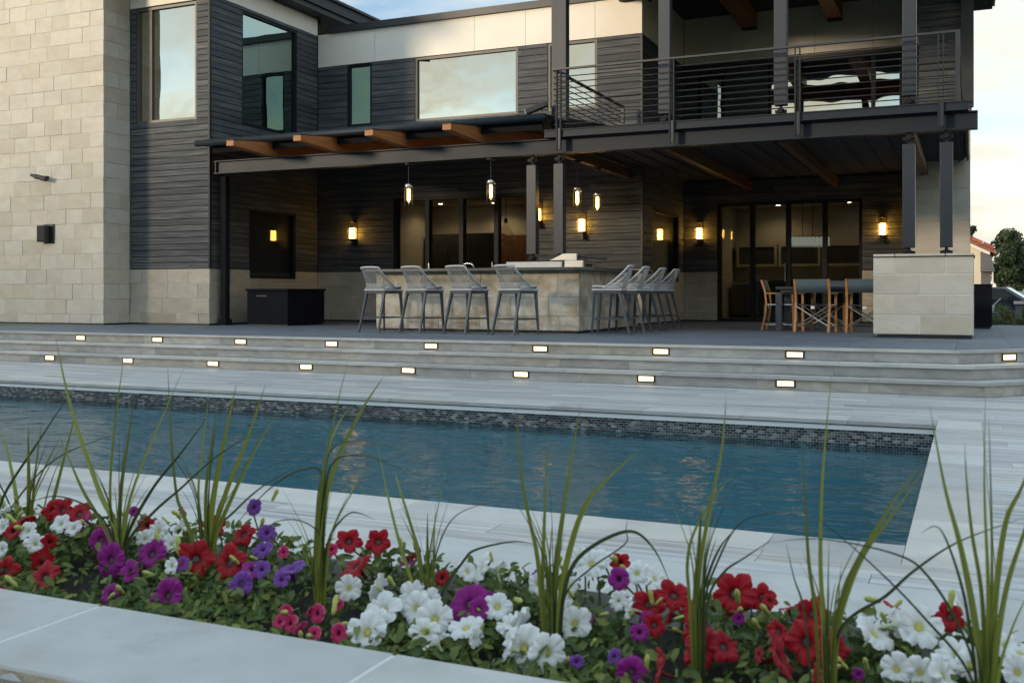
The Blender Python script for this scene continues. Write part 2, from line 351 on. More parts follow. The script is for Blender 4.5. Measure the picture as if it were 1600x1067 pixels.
def petal_mat(name, base, deep, edge):
    """petal colour from the throat out to the rim, with fine veins; Object coordinates: the flower's own radius is 1"""
    m, n, l = new_mat(name)
    o = N(n, 'OutputMaterial'); b = N(n, 'BsdfPrincipled'); b.inputs['Roughness'].default_value = .55; b.inputs['Specular IOR Level'].default_value = .25
    b.inputs['Sheen Weight'].default_value = .15
    tr = N(n, 'BsdfTranslucent'); mx = N(n, 'MixShader'); mx.inputs[0].default_value = .3
    tc = N(n, 'TexCoord'); sep = N(n, 'SeparateXYZ'); l.new(tc.outputs['Object'], sep.inputs[0])
    cb = N(n, 'CombineXYZ'); l.new(sep.outputs['X'], cb.inputs['X']); l.new(sep.outputs['Y'], cb.inputs['Y'])
    ln = N(n, 'VectorMath', operation='LENGTH'); l.new(cb.outputs[0], ln.inputs[0])
    at = N(n, 'Math', operation='ARCTAN2'); l.new(sep.outputs['Y'], at.inputs[0]); l.new(sep.outputs['X'], at.inputs[1])
    ml = N(n, 'Math', operation='MULTIPLY'); ml.inputs[1].default_value = 25.0; l.new(at.outputs[0], ml.inputs[0])
    sn = N(n, 'Math', operation='SINE'); l.new(ml.outputs[0], sn.inputs[0])
    no = N(n, 'TexNoise', Scale=6.0, Detail=4); l.new(tc.outputs['Object'], no.inputs['Vector'])
    a1 = N(n, 'Math', operation='MULTIPLY_ADD'); a1.inputs[1].default_value = .018; l.new(sn.outputs[0], a1.inputs[0]); l.new(ln.outputs['Value'], a1.inputs[2])
    a2 = N(n, 'Math', operation='MULTIPLY_ADD'); a2.inputs[1].default_value = .22; l.new(no.outputs['Fac'], a2.inputs[0]); l.new(a1.outputs[0], a2.inputs[2])
    rp = ramp(n, [(.26, deep), (.5, base), (.92, base), (1.12, edge)]); l.new(a2.outputs[0], rp.inputs['Fac'])
    hs = N(n, 'Math', operation='MULTIPLY_ADD'); hs.inputs[1].default_value = .35; l.new(sn.outputs[0], hs.inputs[0]); l.new(no.outputs['Fac'], hs.inputs[2])
    bp = N(n, 'Bump', Strength=.12, Distance=.05); l.new(hs.outputs[0], bp.inputs['Height']); l.new(bp.outputs[0], b.inputs['Normal'])
    l.new(rp.outputs['Color'], b.inputs['Base Color']); l.new(rp.outputs['Color'], tr.inputs['Color'])
    l.new(b.outputs[0], mx.inputs[1]); l.new(tr.outputs[0], mx.inputs[2]); l.new(mx.outputs[0], o.inputs['Surface'])
petal_mat('petal_red', (.36, .004, .013), (.10, .001, .004), (.44, .008, .022))
petal_mat('petal_purple', (.25, .008, .19), (.07, .002, .06), (.30, .014, .24))
petal_mat('petal_violet', (.17, .05, .30), (.08, .02, .17), (.25, .09, .40))
petal_mat('petal_white', (.80, .81, .80), (.62, .66, .42), (.84, .85, .85))
petal_mat('petal_pink', (.50, .02, .11), (.14, .002, .03), (.62, .10, .20))
surf('throat_dark', [(.3, (.05, .02, .03)), (.7, (.09, .06, .05))], (90, 90, 90), .7)
surf('throat_yellow', [(.3, (.42, .36, .05)), (.7, (.55, .48, .10))], (90, 90, 90), .7)
surf('bud_green', [(.3, (.30, .33, .06)), (.7, (.42, .43, .12))], (60, 60, 60), .6)
surf('stem_green', [(.3, (.06, .10, .03)), (.7, (.12, .17, .05))], (30, 30, 30), .6)

m, n, l = new_mat('pool_water')
o = N(n, 'OutputMaterial'); t = N(n, 'BsdfTransparent'); t.inputs['Color'].default_value = (.41, .70, .80, 1)
g = N(n, 'BsdfGlossy'); g.inputs['Roughness'].default_value = .015
fr = N(n, 'Fresnel'); fr.inputs['IOR'].default_value = 1.33
geo = N(n, 'NewGeometry')
def wave(scale, sx, det):
    mp = N(n, 'Mapping'); mp.inputs['Scale'].default_value = sx; l.new(geo.outputs['Position'], mp.inputs['Vector'])
    w = N(n, 'TexNoise', Scale=scale, Detail=det, Roughness=.55, Distortion=.3); l.new(mp.outputs[0], w.inputs['Vector']); return w
wa, wb = wave(2.2, (1, 1.6, 1), 2.0), wave(11, (.8, 1.7, 1), 3.0)
ma = N(n, 'Math', operation='MULTIPLY_ADD'); ma.inputs[1].default_value = .22; l.new(wb.outputs['Fac'], ma.inputs[0]); l.new(wa.outputs['Fac'], ma.inputs[2])
bp = N(n, 'Bump', Strength=1.0, Distance=.034); l.new(ma.outputs[0], bp.inputs['Height'])
l.new(bp.outputs[0], g.inputs['Normal']); l.new(bp.outputs[0], fr.inputs['Normal'])
inv = N(n, 'Math', operation='SUBTRACT'); inv.inputs[0].default_value = 1.0; l.new(geo.outputs['Backfacing'], inv.inputs[1])      # no mirror from below: daylight gets in
fm = N(n, 'Math', operation='MULTIPLY'); l.new(fr.outputs[0], fm.inputs[0]); l.new(inv.outputs[0], fm.inputs[1])
mx = N(n, 'MixShader'); l.new(fm.outputs[0], mx.inputs[0]); l.new(t.outputs[0], mx.inputs[1]); l.new(g.outputs[0], mx.inputs[2]); l.new(mx.outputs[0], o.inputs['Surface'])

# ------------------------------------------------------------------ mesh helpers
class MB:
    def __init__(s): s.v = []; s.f = []; s.sm = False
    def box(s, x0, x1, y0, y1, z0, z1):
        i = len(s.v)
        s.v += [(x0, y0, z0), (x1, y0, z0), (x1, y1, z0), (x0, y1, z0), (x0, y0, z1), (x1, y0, z1), (x1, y1, z1), (x0, y1, z1)]
        s.f += [(i, i + 3, i + 2, i + 1), (i + 4, i + 5, i + 6, i + 7), (i, i + 1, i + 5, i + 4), (i + 1, i + 2, i + 6, i + 5), (i + 2, i + 3, i + 7, i + 6), (i + 3, i, i + 4, i + 7)]
        return s
    def prism(s, pts, axis, a, b):
        """polygon pts (two coords) extruded along axis 'x','y','z' from a to b"""
        i = len(s.v); k = len(pts)
        for e in (a, b):
            for p, q in pts:
                s.v.append({'x': (e, p, q), 'y': (p, e, q), 'z': (p, q, e)}[axis])
        s.f += [tuple(range(i + k - 1, i - 1, -1)), tuple(range(i + k, i + 2 * k))]
        s.f += [(i + j, i + (j + 1) % k, i + k + (j + 1) % k, i + k + j) for j in range(k)]
        return s
    def tube(s, pts, r, n=8, caps=True):
        """round bar along pts, r one radius or one per point"""
        pts = [Vector(p) for p in pts]; rs = r if isinstance(r, (list, tuple)) else [r] * len(pts); i = len(s.v)
        up = Vector((.3, .2, 1)).normalized()
        for j, p in enumerate(pts):
            d = (pts[min(j + 1, len(pts) - 1)] - pts[max(j - 1, 0)]).normalized()
            a = d.cross(up); a = a if a.length > 1e-4 else d.cross(Vector((1, 0, 0))); a.normalize(); b = d.cross(a)
            for k in range(n):
                t = 2 * math.pi * k / n
                s.v.append(tuple(p + (a * math.cos(t) + b * math.sin(t)) * rs[j]))
        for j in range(len(pts) - 1):
            for k in range(n):
                q = (k + 1) % n; s.f.append((i + j * n + k, i + j * n + q, i + (j + 1) * n + q, i + (j + 1) * n + k))
        if caps:
            s.f += [tuple(i + k for k in range(n))[::-1], tuple(i + (len(pts) - 1) * n + k for k in range(n))]
        return s
    def bar(s, p, q, w, h=None, w2=None):
        """square bar from p to q, optional taper to w2"""
        p, q = Vector(p), Vector(q); h = h or w; w2 = w2 or w; d = (q - p).normalized(); a = d.cross(Vector((0, 0, 1)))
        a = a if a.length > 1e-3 else Vector((1, 0, 0)); a.normalize(); b = d.cross(a); i = len(s.v)
        for e, k in ((p, 1), (q, w2 / w)):
            for sa, sb in ((-1, -1), (1, -1), (1, 1), (-1, 1)): s.v.append(tuple(e + a * sa * w * k / 2 + b * sb * h * k / 2))
        s.f += [(i + 3, i + 2, i + 1, i), (i + 4, i + 5, i + 6, i + 7)] + [(i + j, i + (j + 1) % 4, i + 4 + (j + 1) % 4, i + 4 + j) for j in range(4)]
        return s
    def lathe(s, prof, n=16, c=(0, 0, 0)):
        i = len(s.v)
        for r, z in prof:
            for k in range(n):
                t = 2 * math.pi * k / n; s.v.append((c[0] + r * math.cos(t), c[1] + r * math.sin(t), c[2] + z))
        for j in range(len(prof) - 1):
            for k in range(n):
                q = (k + 1) % n; s.f.append((i + j * n + k, i + j * n + q, i + (j + 1) * n + q, i + (j + 1) * n + k))
        return s
    def mesh(s, name, m, smooth=None):
        me = bpy.data.meshes.new(name); me.from_pydata(s.v, [], s.f); me.materials.append(MATS[m])
        if s.sm if smooth is None else smooth: me.polygons.foreach_set('use_smooth', [True] * len(me.polygons))
        me.update(); return me
SHIFT = {}     # things whose parts are given in place coordinates
def link(o, parent=None):
    C.objects.link(o)
    if parent is not None:
        o.parent = parent
        if parent.name in SHIFT: o.matrix_parent_inverse = Matrix.Translation(-SHIFT[parent.name])
    return o
def obj(name, mb, m, parent=None, smooth=None, bevel=0.0):
    me = mb.mesh(name, m, smooth) if isinstance(mb, MB) else mb
    o = link(bpy.data.objects.new(name, me), parent)
    if bevel:
        b = o.modifiers.new('bevel', 'BEVEL'); b.width = bevel; b.segments = 2; b.limit_method = 'ANGLE'
    return o
def tag(o, label, cat=None, group=None, kind=None):
    o['label'] = label
    if cat: o['category'] = cat
    if group: o['group'] = group
    if kind: o['kind'] = kind
    return o
def thing(name, label, cat, loc=(0, 0, 0), rz=0.0, group=None, place=False):
    o = bpy.data.objects.new(name, None); o.location = loc; o.rotation_euler = (0, 0, rz); o.empty_display_size = .2
    C.objects.link(o); tag(o, label, cat, group)
    if place: SHIFT[o.name] = Vector(loc)
    return o
def struct(name, mb, m, parent=None):
    o = obj(name, mb, m, parent)
    if parent is None: o['kind'] = 'structure'
    return o
_UNIT = {}
def unit(m, bev=0.0):
    if (m, bev) not in _UNIT:
        _UNIT[m, bev] = MB().box(-.5, .5, -.5, .5, -.5, .5).mesh('piece_' + m, m)
    return _UNIT[m, bev]
def piece(name, m, x0, x1, y0, y1, z0, z1, parent, rz=0.0):
    """one box-shaped piece that shares its mesh with its likes"""
    o = bpy.data.objects.new(name, unit(m)); o.location = ((x0 + x1) / 2, (y0 + y1) / 2, (z0 + z1) / 2)
    o.scale = (x1 - x0, y1 - y0, z1 - z0); o.rotation_euler = (0, 0, rz)
    return link(o, parent)
def dup(root, loc, rz, label):
    r = root.copy(); C.objects.link(r); r.location = loc; r.rotation_euler = (0, 0, rz); r['label'] = label
    for ch in list(root.children):
        c = ch.copy(); C.objects.link(c); c.parent = r
        for gch in ch.children:
            d = gch.copy(); C.objects.link(d); d.parent = c
    return r
def cut(rect, holes):
    """rectangle minus rectangles -> list of rectangles (u0,u1,z0,z1)"""
    out = [rect]
    for h in holes:
        nxt = []
        for a0, a1, b0, b1 in out:
            if h[1] <= a0 or h[0] >= a1 or h[3] <= b0 or h[2] >= b1: nxt.append((a0, a1, b0, b1)); continue
            if h[0] > a0: nxt.append((a0, h[0], b0, b1))
            if h[1] < a1: nxt.append((h[1], a1, b0, b1))
            c0, c1 = max(a0, h[0]), min(a1, h[1])
            if h[2] > b0: nxt.append((c0, c1, b0, h[2]))
            if h[3] < b1: nxt.append((c0, c1, h[3], b1))
        out = nxt
    return [r for r in out if r[1] - r[0] > .02 and r[3] - r[2] > .015]
ORD = ['first', 'second', 'third', 'fourth', 'fifth', 'sixth', 'seventh', 'eighth', 'ninth', 'tenth', 'eleventh', 'twelfth', 'thirteenth', 'fourteenth', 'fifteenth', 'sixteenth', 'seventeenth', 'eighteenth', 'nineteenth', 'twentieth']

# ================================================================== ground, pool, deck, steps, patio
PATIO, GX0 = .45, -17.0
g = MB()
def ring(mb, ox0, ox1, oy0, oy1, ix0, ix1, iy0, iy1, z):
    xs, ys = (ox0, ix0, ix1, ox1), (oy0, iy0, iy1, oy1); i = len(mb.v)
    for y in ys:
        for x in xs: mb.v.append((x, y, z))
    for r in range(3):
        for c in range(3):
            if (r, c) != (1, 1): a = i + r * 4 + c; mb.f.append((a, a + 1, a + 5, a + 4))
ring(g, -900, 900, -900, 900, -16.5, 3.4, 1.0, 20.0, -.06)
struct('ground', g, 'ground_soil')

PX0, PX1, PY0, PY1, WZ = -16.0, -.21, 4.63, 9.12, -.205
b = MB()
b.v = [(PX0, PY0, -1.5), (PX1, PY0, -1.5), (PX1, PY1, -1.5), (PX0, PY1, -1.5), (PX0, PY0, -.02), (PX1, PY0, -.02), (PX1, PY1, -.02), (PX0, PY1, -.02)]
b.f = [(0, 1, 2, 3), (1, 0, 4, 5), (2, 1, 5, 6), (3, 2, 6, 7), (0, 3, 7, 4)]
basin = struct('pool_basin', b, 'pool_plaster'); basin['label'] = 'blue plastered pool basin'
# waterline tiles on the far and right walls
tw, th, gp = .0450, .0185, .0045
g2 = MB().box(PX0, PX1 - .001, PY1 - .006, PY1 - .001, -.27, -.083)
g2.box(PX1 - .006, PX1 - .001, PY0, PY1 - .007, -.27, -.083)
obj('tile_grout', g2, 'white_grout', basin)
far = MB(); cnt = 0
for r in range(8):
    z1 = -.085 - r * (th + gp); off = (r % 2) * (tw + gp) / 2
    x = PX1 - .008 + off; k = 0
    while x > -13:
        x0, x1 = x - tw, min(x, PX1 - .008)
        if x1 - x0 > .008:
            if k < 52 and r < 6 and cnt < 300:
                piece('mosaic_tile', 'mosaic', x0, x1, PY1 - .010 - random.random() * .0012, PY1 - .0055, z1 - th, z1, basin); cnt += 1
            else: far.box(x0, x1, PY1 - .010 - random.random() * .0012, PY1 - .0055, z1 - th, z1)
        x -= tw + gp; k += 1
    y = PY1 - .012 - off
    while y > PY0 + .05:
        far.box(PX1 - .010, PX1 - .0055, y - tw, y, z1 - th, z1); y -= tw + gp
o = obj('mosaic_tiles', far, 'mosaic_far', basin); o['kind'] = 'stuff'
track = MB().box(PX0, PX1, PY1 - .03, PY1 + .05, -.083, -.052)
track.box(PX0, PX1, PY1 - .026, PY1 + .05, -.051, -.044)
obj('cover_track', track, 'fence_white', basin)
obj('track_slot', MB().box(PX0, PX1, PY1 + .012, PY1 + .05, -.044, -.035), 'black_plastic', basin)

w = MB(); nx, ny = 150, 52
for j in range(ny + 1):
    for i in range(nx + 1):
        x = PX0 + (PX1 - PX0) * i / nx; y = PY0 + (PY1 - PY0) * j / ny
        z = WZ + .007 * (noise.noise((x * .9, y * 1.5, 3.0))) + .0035 * noise.noise((x * 2.7, y * 4.1, 8.0))
        w.v.append((x, y, z))
for j in range(ny):
    for i in range(nx): a = j * (nx + 1) + i; w.f.append((a, a + 1, a + nx + 2, a + nx + 1))
w.sm = True
struct('pool_water', w, 'pool_water')

# deck: slab round the pool, planks and coping on it
DX1, DY0, DY1 = 3.4, 1.0, 13.6
d = MB()
def ringbox(mb, o_, i_, z0, z1):
    ox0, ox1, oy0, oy1 = o_; ix0, ix1, iy0, iy1 = i_
    mb.box(ox0, ox1, oy0, iy0, z0, z1); mb.box(ox0, ox1, iy1, oy1, z0, z1)
    mb.box(ox0, ix0, iy0, iy1, z0, z1); mb.box(ix1, ox1, iy0, iy1, z0, z1)
ringbox(d, (-16.5, DX1, DY0, DY1), (PX0 - .001, PX1 + .001, PY0 - .001, PY1 + .001), -.3, -.0055)
dk = struct('pool_deck', d, 'grout')
dk['label'] = 'pale wood-look tile deck around the pool'
ov = .04; CW = .33
def row(y0, y1, x0, x1, off, m='plank_tile', L=1.2, name='plank', gap=.003):
    x = x0 - off
    while x < x1:
        a, c = max(x, x0) + gap / 2, min(x + L, x1) - gap / 2
        if c - a > .02: piece(name, m, a, c, y0 + gap / 2, y1 - gap / 2, -.033, -random.random() * .0012, dk)
        x += L
CX1 = .09                                                       # outer edge of the coping on the right
row(PY1 - ov, PY1 - ov + CW, -15.9, PX1 - ov, .35, 'coping_tile', .9, 'coping_tile')
row(PY0 + ov - CW, PY0 + ov, -15.9, PX1 - ov, .2, 'coping_tile', .9, 'coping_tile')
y = PY0 + ov - CW
while y < PY1 - ov + CW - .01:
    y2 = min(y + .9, PY1 - ov + CW)
    piece('coping_tile', 'coping_tile', PX1 - ov + .0015, CX1 - .0015, y + .0015, y2 - .0015, -.033, -random.random() * .001, dk); y = y2
rr = 0; y = PY1 - ov + CW
while y < 11.66:
    row(y, min(y + .2, 11.70), -15.0, 1.6 if y < 11.5 else .2, [.0, .75, .3, 1.0, .5][rr % 5] + random.uniform(0, .1)); y += .2; rr += 1
y = PY1 - ov + CW
while y > 2.45:
    row(y - .2, y, CX1, 1.6, [.1, .8, .4, 1.05, .6][rr % 5]); y -= .2; rr += 1
y = PY0 + ov - CW
while y > 2.34:
    row(max(y - .2, 2.32), y, -6.5, CX1, [.0, .7, .25, .95, .5][rr % 5] + random.uniform(0, .1)); y -= .2; rr += 1
dk_n = len(dk.children)
row(11.70, 12.5, .15, 1.6, .2)

# steps: three risers, bent through 45 degrees beside the dining terrace
st = MB()
NOSE = [(12.25, .45, -.10), (11.95, .30, .024), (11.65, .15, .148)]
D45 = math.sqrt(.5)
def band(yf, cx, yb, cxb, L=3.6):
    """outline of a strip between two parallel bent lines"""
    return [(GX0, yf), (cx, yf), (cx + L * D45, yf + L * D45), (cxb + L * D45, yb + L * D45), (cxb, yb), (GX0, yb)]
for k, (yn, z, cx) in enumerate(NOSE):
    rec = .03
    st.prism(band(yn + rec + .012, cx - .42 * (rec), 12.75, -.307), 'z', -.05, z - .034)
steps = struct('steps', st, 'grout'); steps['label'] = 'three low steps faced with weathered tile'
for k, (yn, z, cx) in enumerate(NOSE):
    ry = yn + .03; rcx = cx - .0124; z0 = z - .15
    x = GX0 + [.4, .9, .1][k]; hi = z - .036
    while x < rcx:
        x2 = min(x + random.choice([.9, 1.2, 1.2, 1.5]), rcx)
        if rcx - x2 < .25: x2 = rcx
        piece('riser_tile', 'riser_tile', x + .0012, x2 - .0012, ry, ry + .011, z0 + .002, hi, steps); x = x2
    s = 0
    while s < 3.4:                                                # the bent flight
        L = random.choice([.45, .9, 1.2]) if s > 0 else .5
        c0 = Vector((rcx + (s + L / 2) * D45 - .0055 * D45, ry + (s + L / 2) * D45 + .0055 * D45, 0))
        piece('riser_tile', 'riser_tile', c0.x - L / 2 + .001, c0.x + L / 2 - .001, c0.y - .0055, c0.y + .0055, z0 + .002, hi, steps, R(45)); s += L
    dep = .07 if k == 0 else .315                                 # tread: nosing trim on top, whole tiles below
    x = GX0 + [.2, .7, .5][k]
    bx_ = cx - .4142 * dep
    while x < bx_:
        x2 = min(x + 1.2, bx_); x2 = bx_ if bx_ - x2 < .2 else x2
        if x2 == bx_:
            pb = MB().prism([(x + .001, yn), (cx, yn), (bx_, yn + dep), (x + .001, yn + dep)], 'z', z - .033, z)
            obj('tread_tile', pb, 'coping_tile', steps)
        else: piece('tread_tile', 'coping_tile', x + .001, x2 - .001, yn, yn + dep, z - .033, z - random.random() * .001, steps)
        x = x2
    s = 0
    while s < 3.4:
        L = 1.2; e0, e1 = s + (.002 if s else 0), s + L
        q = lambda s_, dp, base: (base[0] + s_ * D45, base[1] + s_ * D45)
        f0, b0 = (cx, yn), (bx_, yn + dep)
        pts = [q(e0, 0, f0), q(e1, 0, f0), (f0[0] + (e1) * D45 - dep * D45, f0[1] + e1 * D45 + dep * D45), (b0 if s == 0 else (f0[0] + e0 * D45 - dep * D45, f0[1] + e0 * D45 + dep * D45))]
        obj('tread_tile', MB().prism(pts, 'z', z - .033, z), 'coping_tile', steps); s += L

# patio: slate pavers on a slab
pb = MB().prism([(GX0, 12.76), (-.31, 12.76), (3.2, 16.27), (3.2, 22.9), (.1, 22.9), (.1, 26.0), (GX0, 26.0)], 'z', -.2, PATIO - .006)
patio = struct('patio', pb, 'slate_joint'); patio['label'] = 'dark slate paved terrace under the house'
def clip(poly, a, b, c):
    """keep the side a*x+b*y >= c"""
    out = []
    for i in range(len(poly)):
        p, q = poly[i], poly[(i + 1) % len(poly)]; dp, dq = a * p[0] + b * p[1] - c, a * q[0] + b * q[1] - c
        if dp >= 0: out.append(p)
        if dp * dq < 0: t = dp / (dp - dq); out.append((p[0] + (q[0] - p[0]) * t, p[1] + (q[1] - p[1]) * t))
    return out
Y0P = 12.322; rest = MB()
cdiag = (-.10 - .4142 * .07) - Y0P                                 # x - y <= const keeps the terrace side of the bent edge
for r in range(19):
    ya, yb = Y0P + r * .6 - (.0 if r else 0), Y0P + (r + 1) * .6
    for c in range(-28, 5):
        xa, xb = .45 + (c - 1) * .6, .45 + c * .6
        if xb < -16.5 or xa > 3.1 or (ya > 22.3 and xb > .1): continue
        poly = clip([(xa + .002, ya + .002), (xb - .002, ya + .002), (xb - .002, yb - .002), (xa + .002, yb - .002)], -1, 1, -cdiag)
        if len(poly) < 3: continue
        zt = PATIO - .0005 - random.random() * .0012
        if r < 5:
            if len(poly) == 4 and abs(poly[0][0] - xa - .002) < 1e-6 and poly[1][1] == ya + .002: piece('paver', 'slate', xa + .002, xb - .002, ya + .002, yb - .002, PATIO - .035, zt, patio)
            else: obj('paver', MB().prism(poly, 'z', PATIO - .035, zt), 'slate', patio)
        else: rest.prism(poly, 'z', PATIO - .035, zt)
MATS['slate_far'] = MATS['slate']
o = obj('far_pavers', rest, 'slate', patio); o['kind'] = 'stuff'

# ================================================================== house
house = thing('house', 'two storey modern house of pale stone and charcoal boards with balcony', 'house', (-8, 19, PATIO), place=True)
SHIFT['house'] = Vector(house.location)
def wb(axis, pl, u0, u1, n0, n1, z0, z1):
    return (u0, u1, pl + n0, pl + n1, z0, z1) if axis == 'y' else (pl - n1, pl - n0, u0, u1, z0, z1)
def core(name, axis, pl, u0, u1, z0, z1, holes, m='wall_core', n0=.055, n1=.26):
    mb = MB()
    us = sorted({u0, u1} | {min(max(h[i], u0), u1) for h in holes for i in (0, 1)})
    for a, c in zip(us, us[1:]):
        for r in cut((a, c, z0, z1), holes): mb.box(*wb(axis, pl, *r[:2], n0, n1, *r[2:]))
    return obj(name, mb, m, house)
def stones(wall, axis, pl, u0, u1, z0, z1, holes, m='stone', course=.306, first=.18, flip=False, wr=(.45, .62)):
    z = z0; k = 0
    while z < z1 - .02:
        h = first if k == 0 else course
        zt = z + h if z1 - z - h > .12 else z1
        u = u1 if flip else u0; nxt = (k % 2) * .28 + .1; fst = True
        while (u > u0 + .001) if flip else (u < u1 - .001):
            L = random.uniform(*wr) * (1.0 if random.random() > .12 else 1.7)
            if fst: L = [.27, .5][k % 2] + random.uniform(0, .12); fst = False
            if flip:
                a, c = max(u - L, u0), u
                if a - u0 < .13: a = u0
                u = a
            else:
                a, c = u, min(u + L, u1)
                if u1 - c < .13: c = u1
                u = c
            for q in cut((a + .004, c - .004, z + .004, zt - .004), holes):
                piece('stone_block', m, *wb(axis, pl, q[0], q[1], random.uniform(-.006, .004), .056, q[2], q[3]), wall)
        z = zt; k += 1
    bed = MB()
    for q in cut((u0 + .01, u1 - .01, z0, z1), holes): bed.box(*wb(axis, pl, q[0], q[1], .011, .054, q[2], q[3]))
    obj('mortar_bed', bed, 'mortar', wall)
def boards(wall, axis, pl, u0, u1, z0, z1, holes, pitch=.125, name='board'):
    m = 'board_x' if axis == 'y' else 'board_y'; z = z0
    while z < z1 - .02:
        zt = min(z + pitch, z1); cuts = [u0]
        if u1 - u0 > 4: cuts.append(random.uniform(u0 + 1, u1 - 1))
        cuts.append(u1)
        for a, c in zip(cuts, cuts[1:]):
            for q in cut((a + (.0015 if a > u0 else 0), c, z + .007, zt - .006), holes):
                piece(name, m, *wb(axis, pl, q[0], q[1], random.uniform(.008, .016), .056, q[2], q[3]), wall)
        z = zt
def panels(wall, axis, pl, cuts, z0, z1):
    for a, c in zip(cuts, cuts[1:]): piece('panel', 'fibre_panel', *wb(axis, pl, a + .004, c - .004, .005, .056, z0 + .002, z1 - .002), wall)
def opening(name, axis, pl, u0, u1, z0, z1, glass, frame='frame_paint', fw=.055, mull=(), rec=.03, dep=.14, bulge=0.0, seg=22, leaf=False):
    """frame (the part) with one pane per light under it"""
    f = MB(); n0, n1 = rec, rec + dep
    f.box(*wb(axis, pl, u0, u1, n0, n1, z0, z0 + fw)); f.box(*wb(axis, pl, u0, u1, n0, n1, z1 - fw, z1))
    es = [u0] + list(mull) + [u1]
    f.box(*wb(axis, pl, u0, u0 + fw, n0, n1, z0 + fw, z1 - fw)); f.box(*wb(axis, pl, u1 - fw, u1, n0, n1, z0 + fw, z1 - fw))
    for m_ in mull: f.box(*wb(axis, pl, m_ - fw * .7, m_ + fw * .7, n0 + .01, n1, z0 + fw, z1 - fw))
    part = obj(name, f, frame, house)
    for i, (a, c) in enumerate(zip(es, es[1:])):
        a += fw if i == 0 else fw * .7; c -= fw if i == len(es) - 2 else fw * .7
        p = MB(); pl_n = n0 + .05 + (.03 * (i % 2) if leaf else 0)
        for j in range(seg + 1):
            for k in range(seg + 1):
                s, t = j / seg, k / seg
                e = bulge * (1 - (2 * s - 1) ** 2) * (1 - (2 * t - 1) ** 2)
                p.v.append(P3(axis, pl, a + (c - a) * s, pl_n + e, z0 + fw + (z1 - z0 - 2 * fw) * t))
        for j in range(seg):
            for k in range(seg):
                q = j * (seg + 1) + k; p.f.append((q, q + seg + 1, q + seg + 2, q + 1))
        obj('pane', p, glass, part, smooth=True)
    return part
def P3(axis, pl, u, n_, z): return (u, pl + n_, z) if axis == 'y' else (pl - n_, u, z)

XT, XB, XS = -15.86, -13.78, -6.0           # tower corner, corner of the board-clad bay, corner beside the dining terrace
YT, YB, Y1, Y2 = 15.4, 16.1, 19.8, 23.1
WAIN = 1.57
# --- stone tower
core_t = core('stone_wall', 'y', YT, -19.8, XT - .056, PATIO, 8.8, [], 'mortar')
stones(core_t, 'y', YT, -19.8, XT, PATIO + .03, 8.8, [], flip=True)
core_r = core('stone_wall', 'x', XT, YT + .26, YB + .2, PATIO, 8.8, [], 'mortar')
stones(core_r, 'x', XT, YT + .057, YB, PATIO + .03, 8.8, [])
obj('base_flashing', MB().box(-19.8, XT + .004, YT - .006, YT + .05, PATIO, PATIO + .03).box(XT - .05, XT + .006, YT + .051, YB, PATIO, PATIO + .03), 'black_plastic', house)
# --- board-clad bay, front
w0, w1 = at_y(212, 0, YB).x, at_y(306, 0, YB).x
hB = [(w0, w1, 4.57, 6.93)]
cb = core('board_wall', 'y', YB, XT, XB - .056, PATIO, 7.42, hB)
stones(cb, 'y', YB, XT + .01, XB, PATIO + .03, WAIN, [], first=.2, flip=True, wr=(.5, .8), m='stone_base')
boards(cb, 'y', YB, XT + .005, XB - .03, WAIN + .012, 6.95, hB)
panels(cb, 'y', YB, [XT, XB], 6.95, 7.42)
opening('window', 'y', YB, w0, w1, 4.57, 6.93, 'mirror_glass', 'bronze_frame', bulge=-.002, mull=[w0 + .36], fw=.05)
# --- board-clad bay, side that faces the terrace
hS = [(17.11, 19.02, 4.59, 6.97), (17.34, 18.97, 1.40, 2.86)]
cs = core('board_wall', 'x', XB, YB + .057, Y1 + .2, PATIO, 7.42, hS)
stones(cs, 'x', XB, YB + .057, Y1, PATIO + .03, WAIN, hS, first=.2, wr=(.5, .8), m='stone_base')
boards(cs, 'x', XB, YB + .057, Y1, WAIN + .012, 7.03, hS)
panels(cs, 'x', XB, [YB + .057, 18.2, Y1], 7.03, 7.42)
opening('window', 'x', XB, *hS[0], 'teal_glass', bulge=-.002)
opening('window', 'x', XB, *hS[1], 'door_glass')
obj('corner_trim', MB().box(XB - .03, XB + .006, YB - .004, YB + .056, WAIN, 7.42), 'steel_paint', house)
obj('base_flashing', MB().box(XT + .01, XB + .004, YB - .006, YB + .05, PATIO, PATIO + .03).box(XB - .05, XB + .006, YB + .051, Y1, PATIO, PATIO + .03), 'black_plastic', house)
# --- bay roof
bayroof = obj('roof', MB().box(-16.4, -13.36, 15.2, 24.0, 7.55, 7.78), 'steel_paint', house)
obj('soffit', MB().box(-16.4, -13.42, 15.26, 24.0, 7.43, 7.549), 'roof_metal', bayroof)
obj('roof_cap', MB().box(-16.42, -13.30, 15.1, 24.0, 7.781, 7.84), 'roof_metal', bayroof)
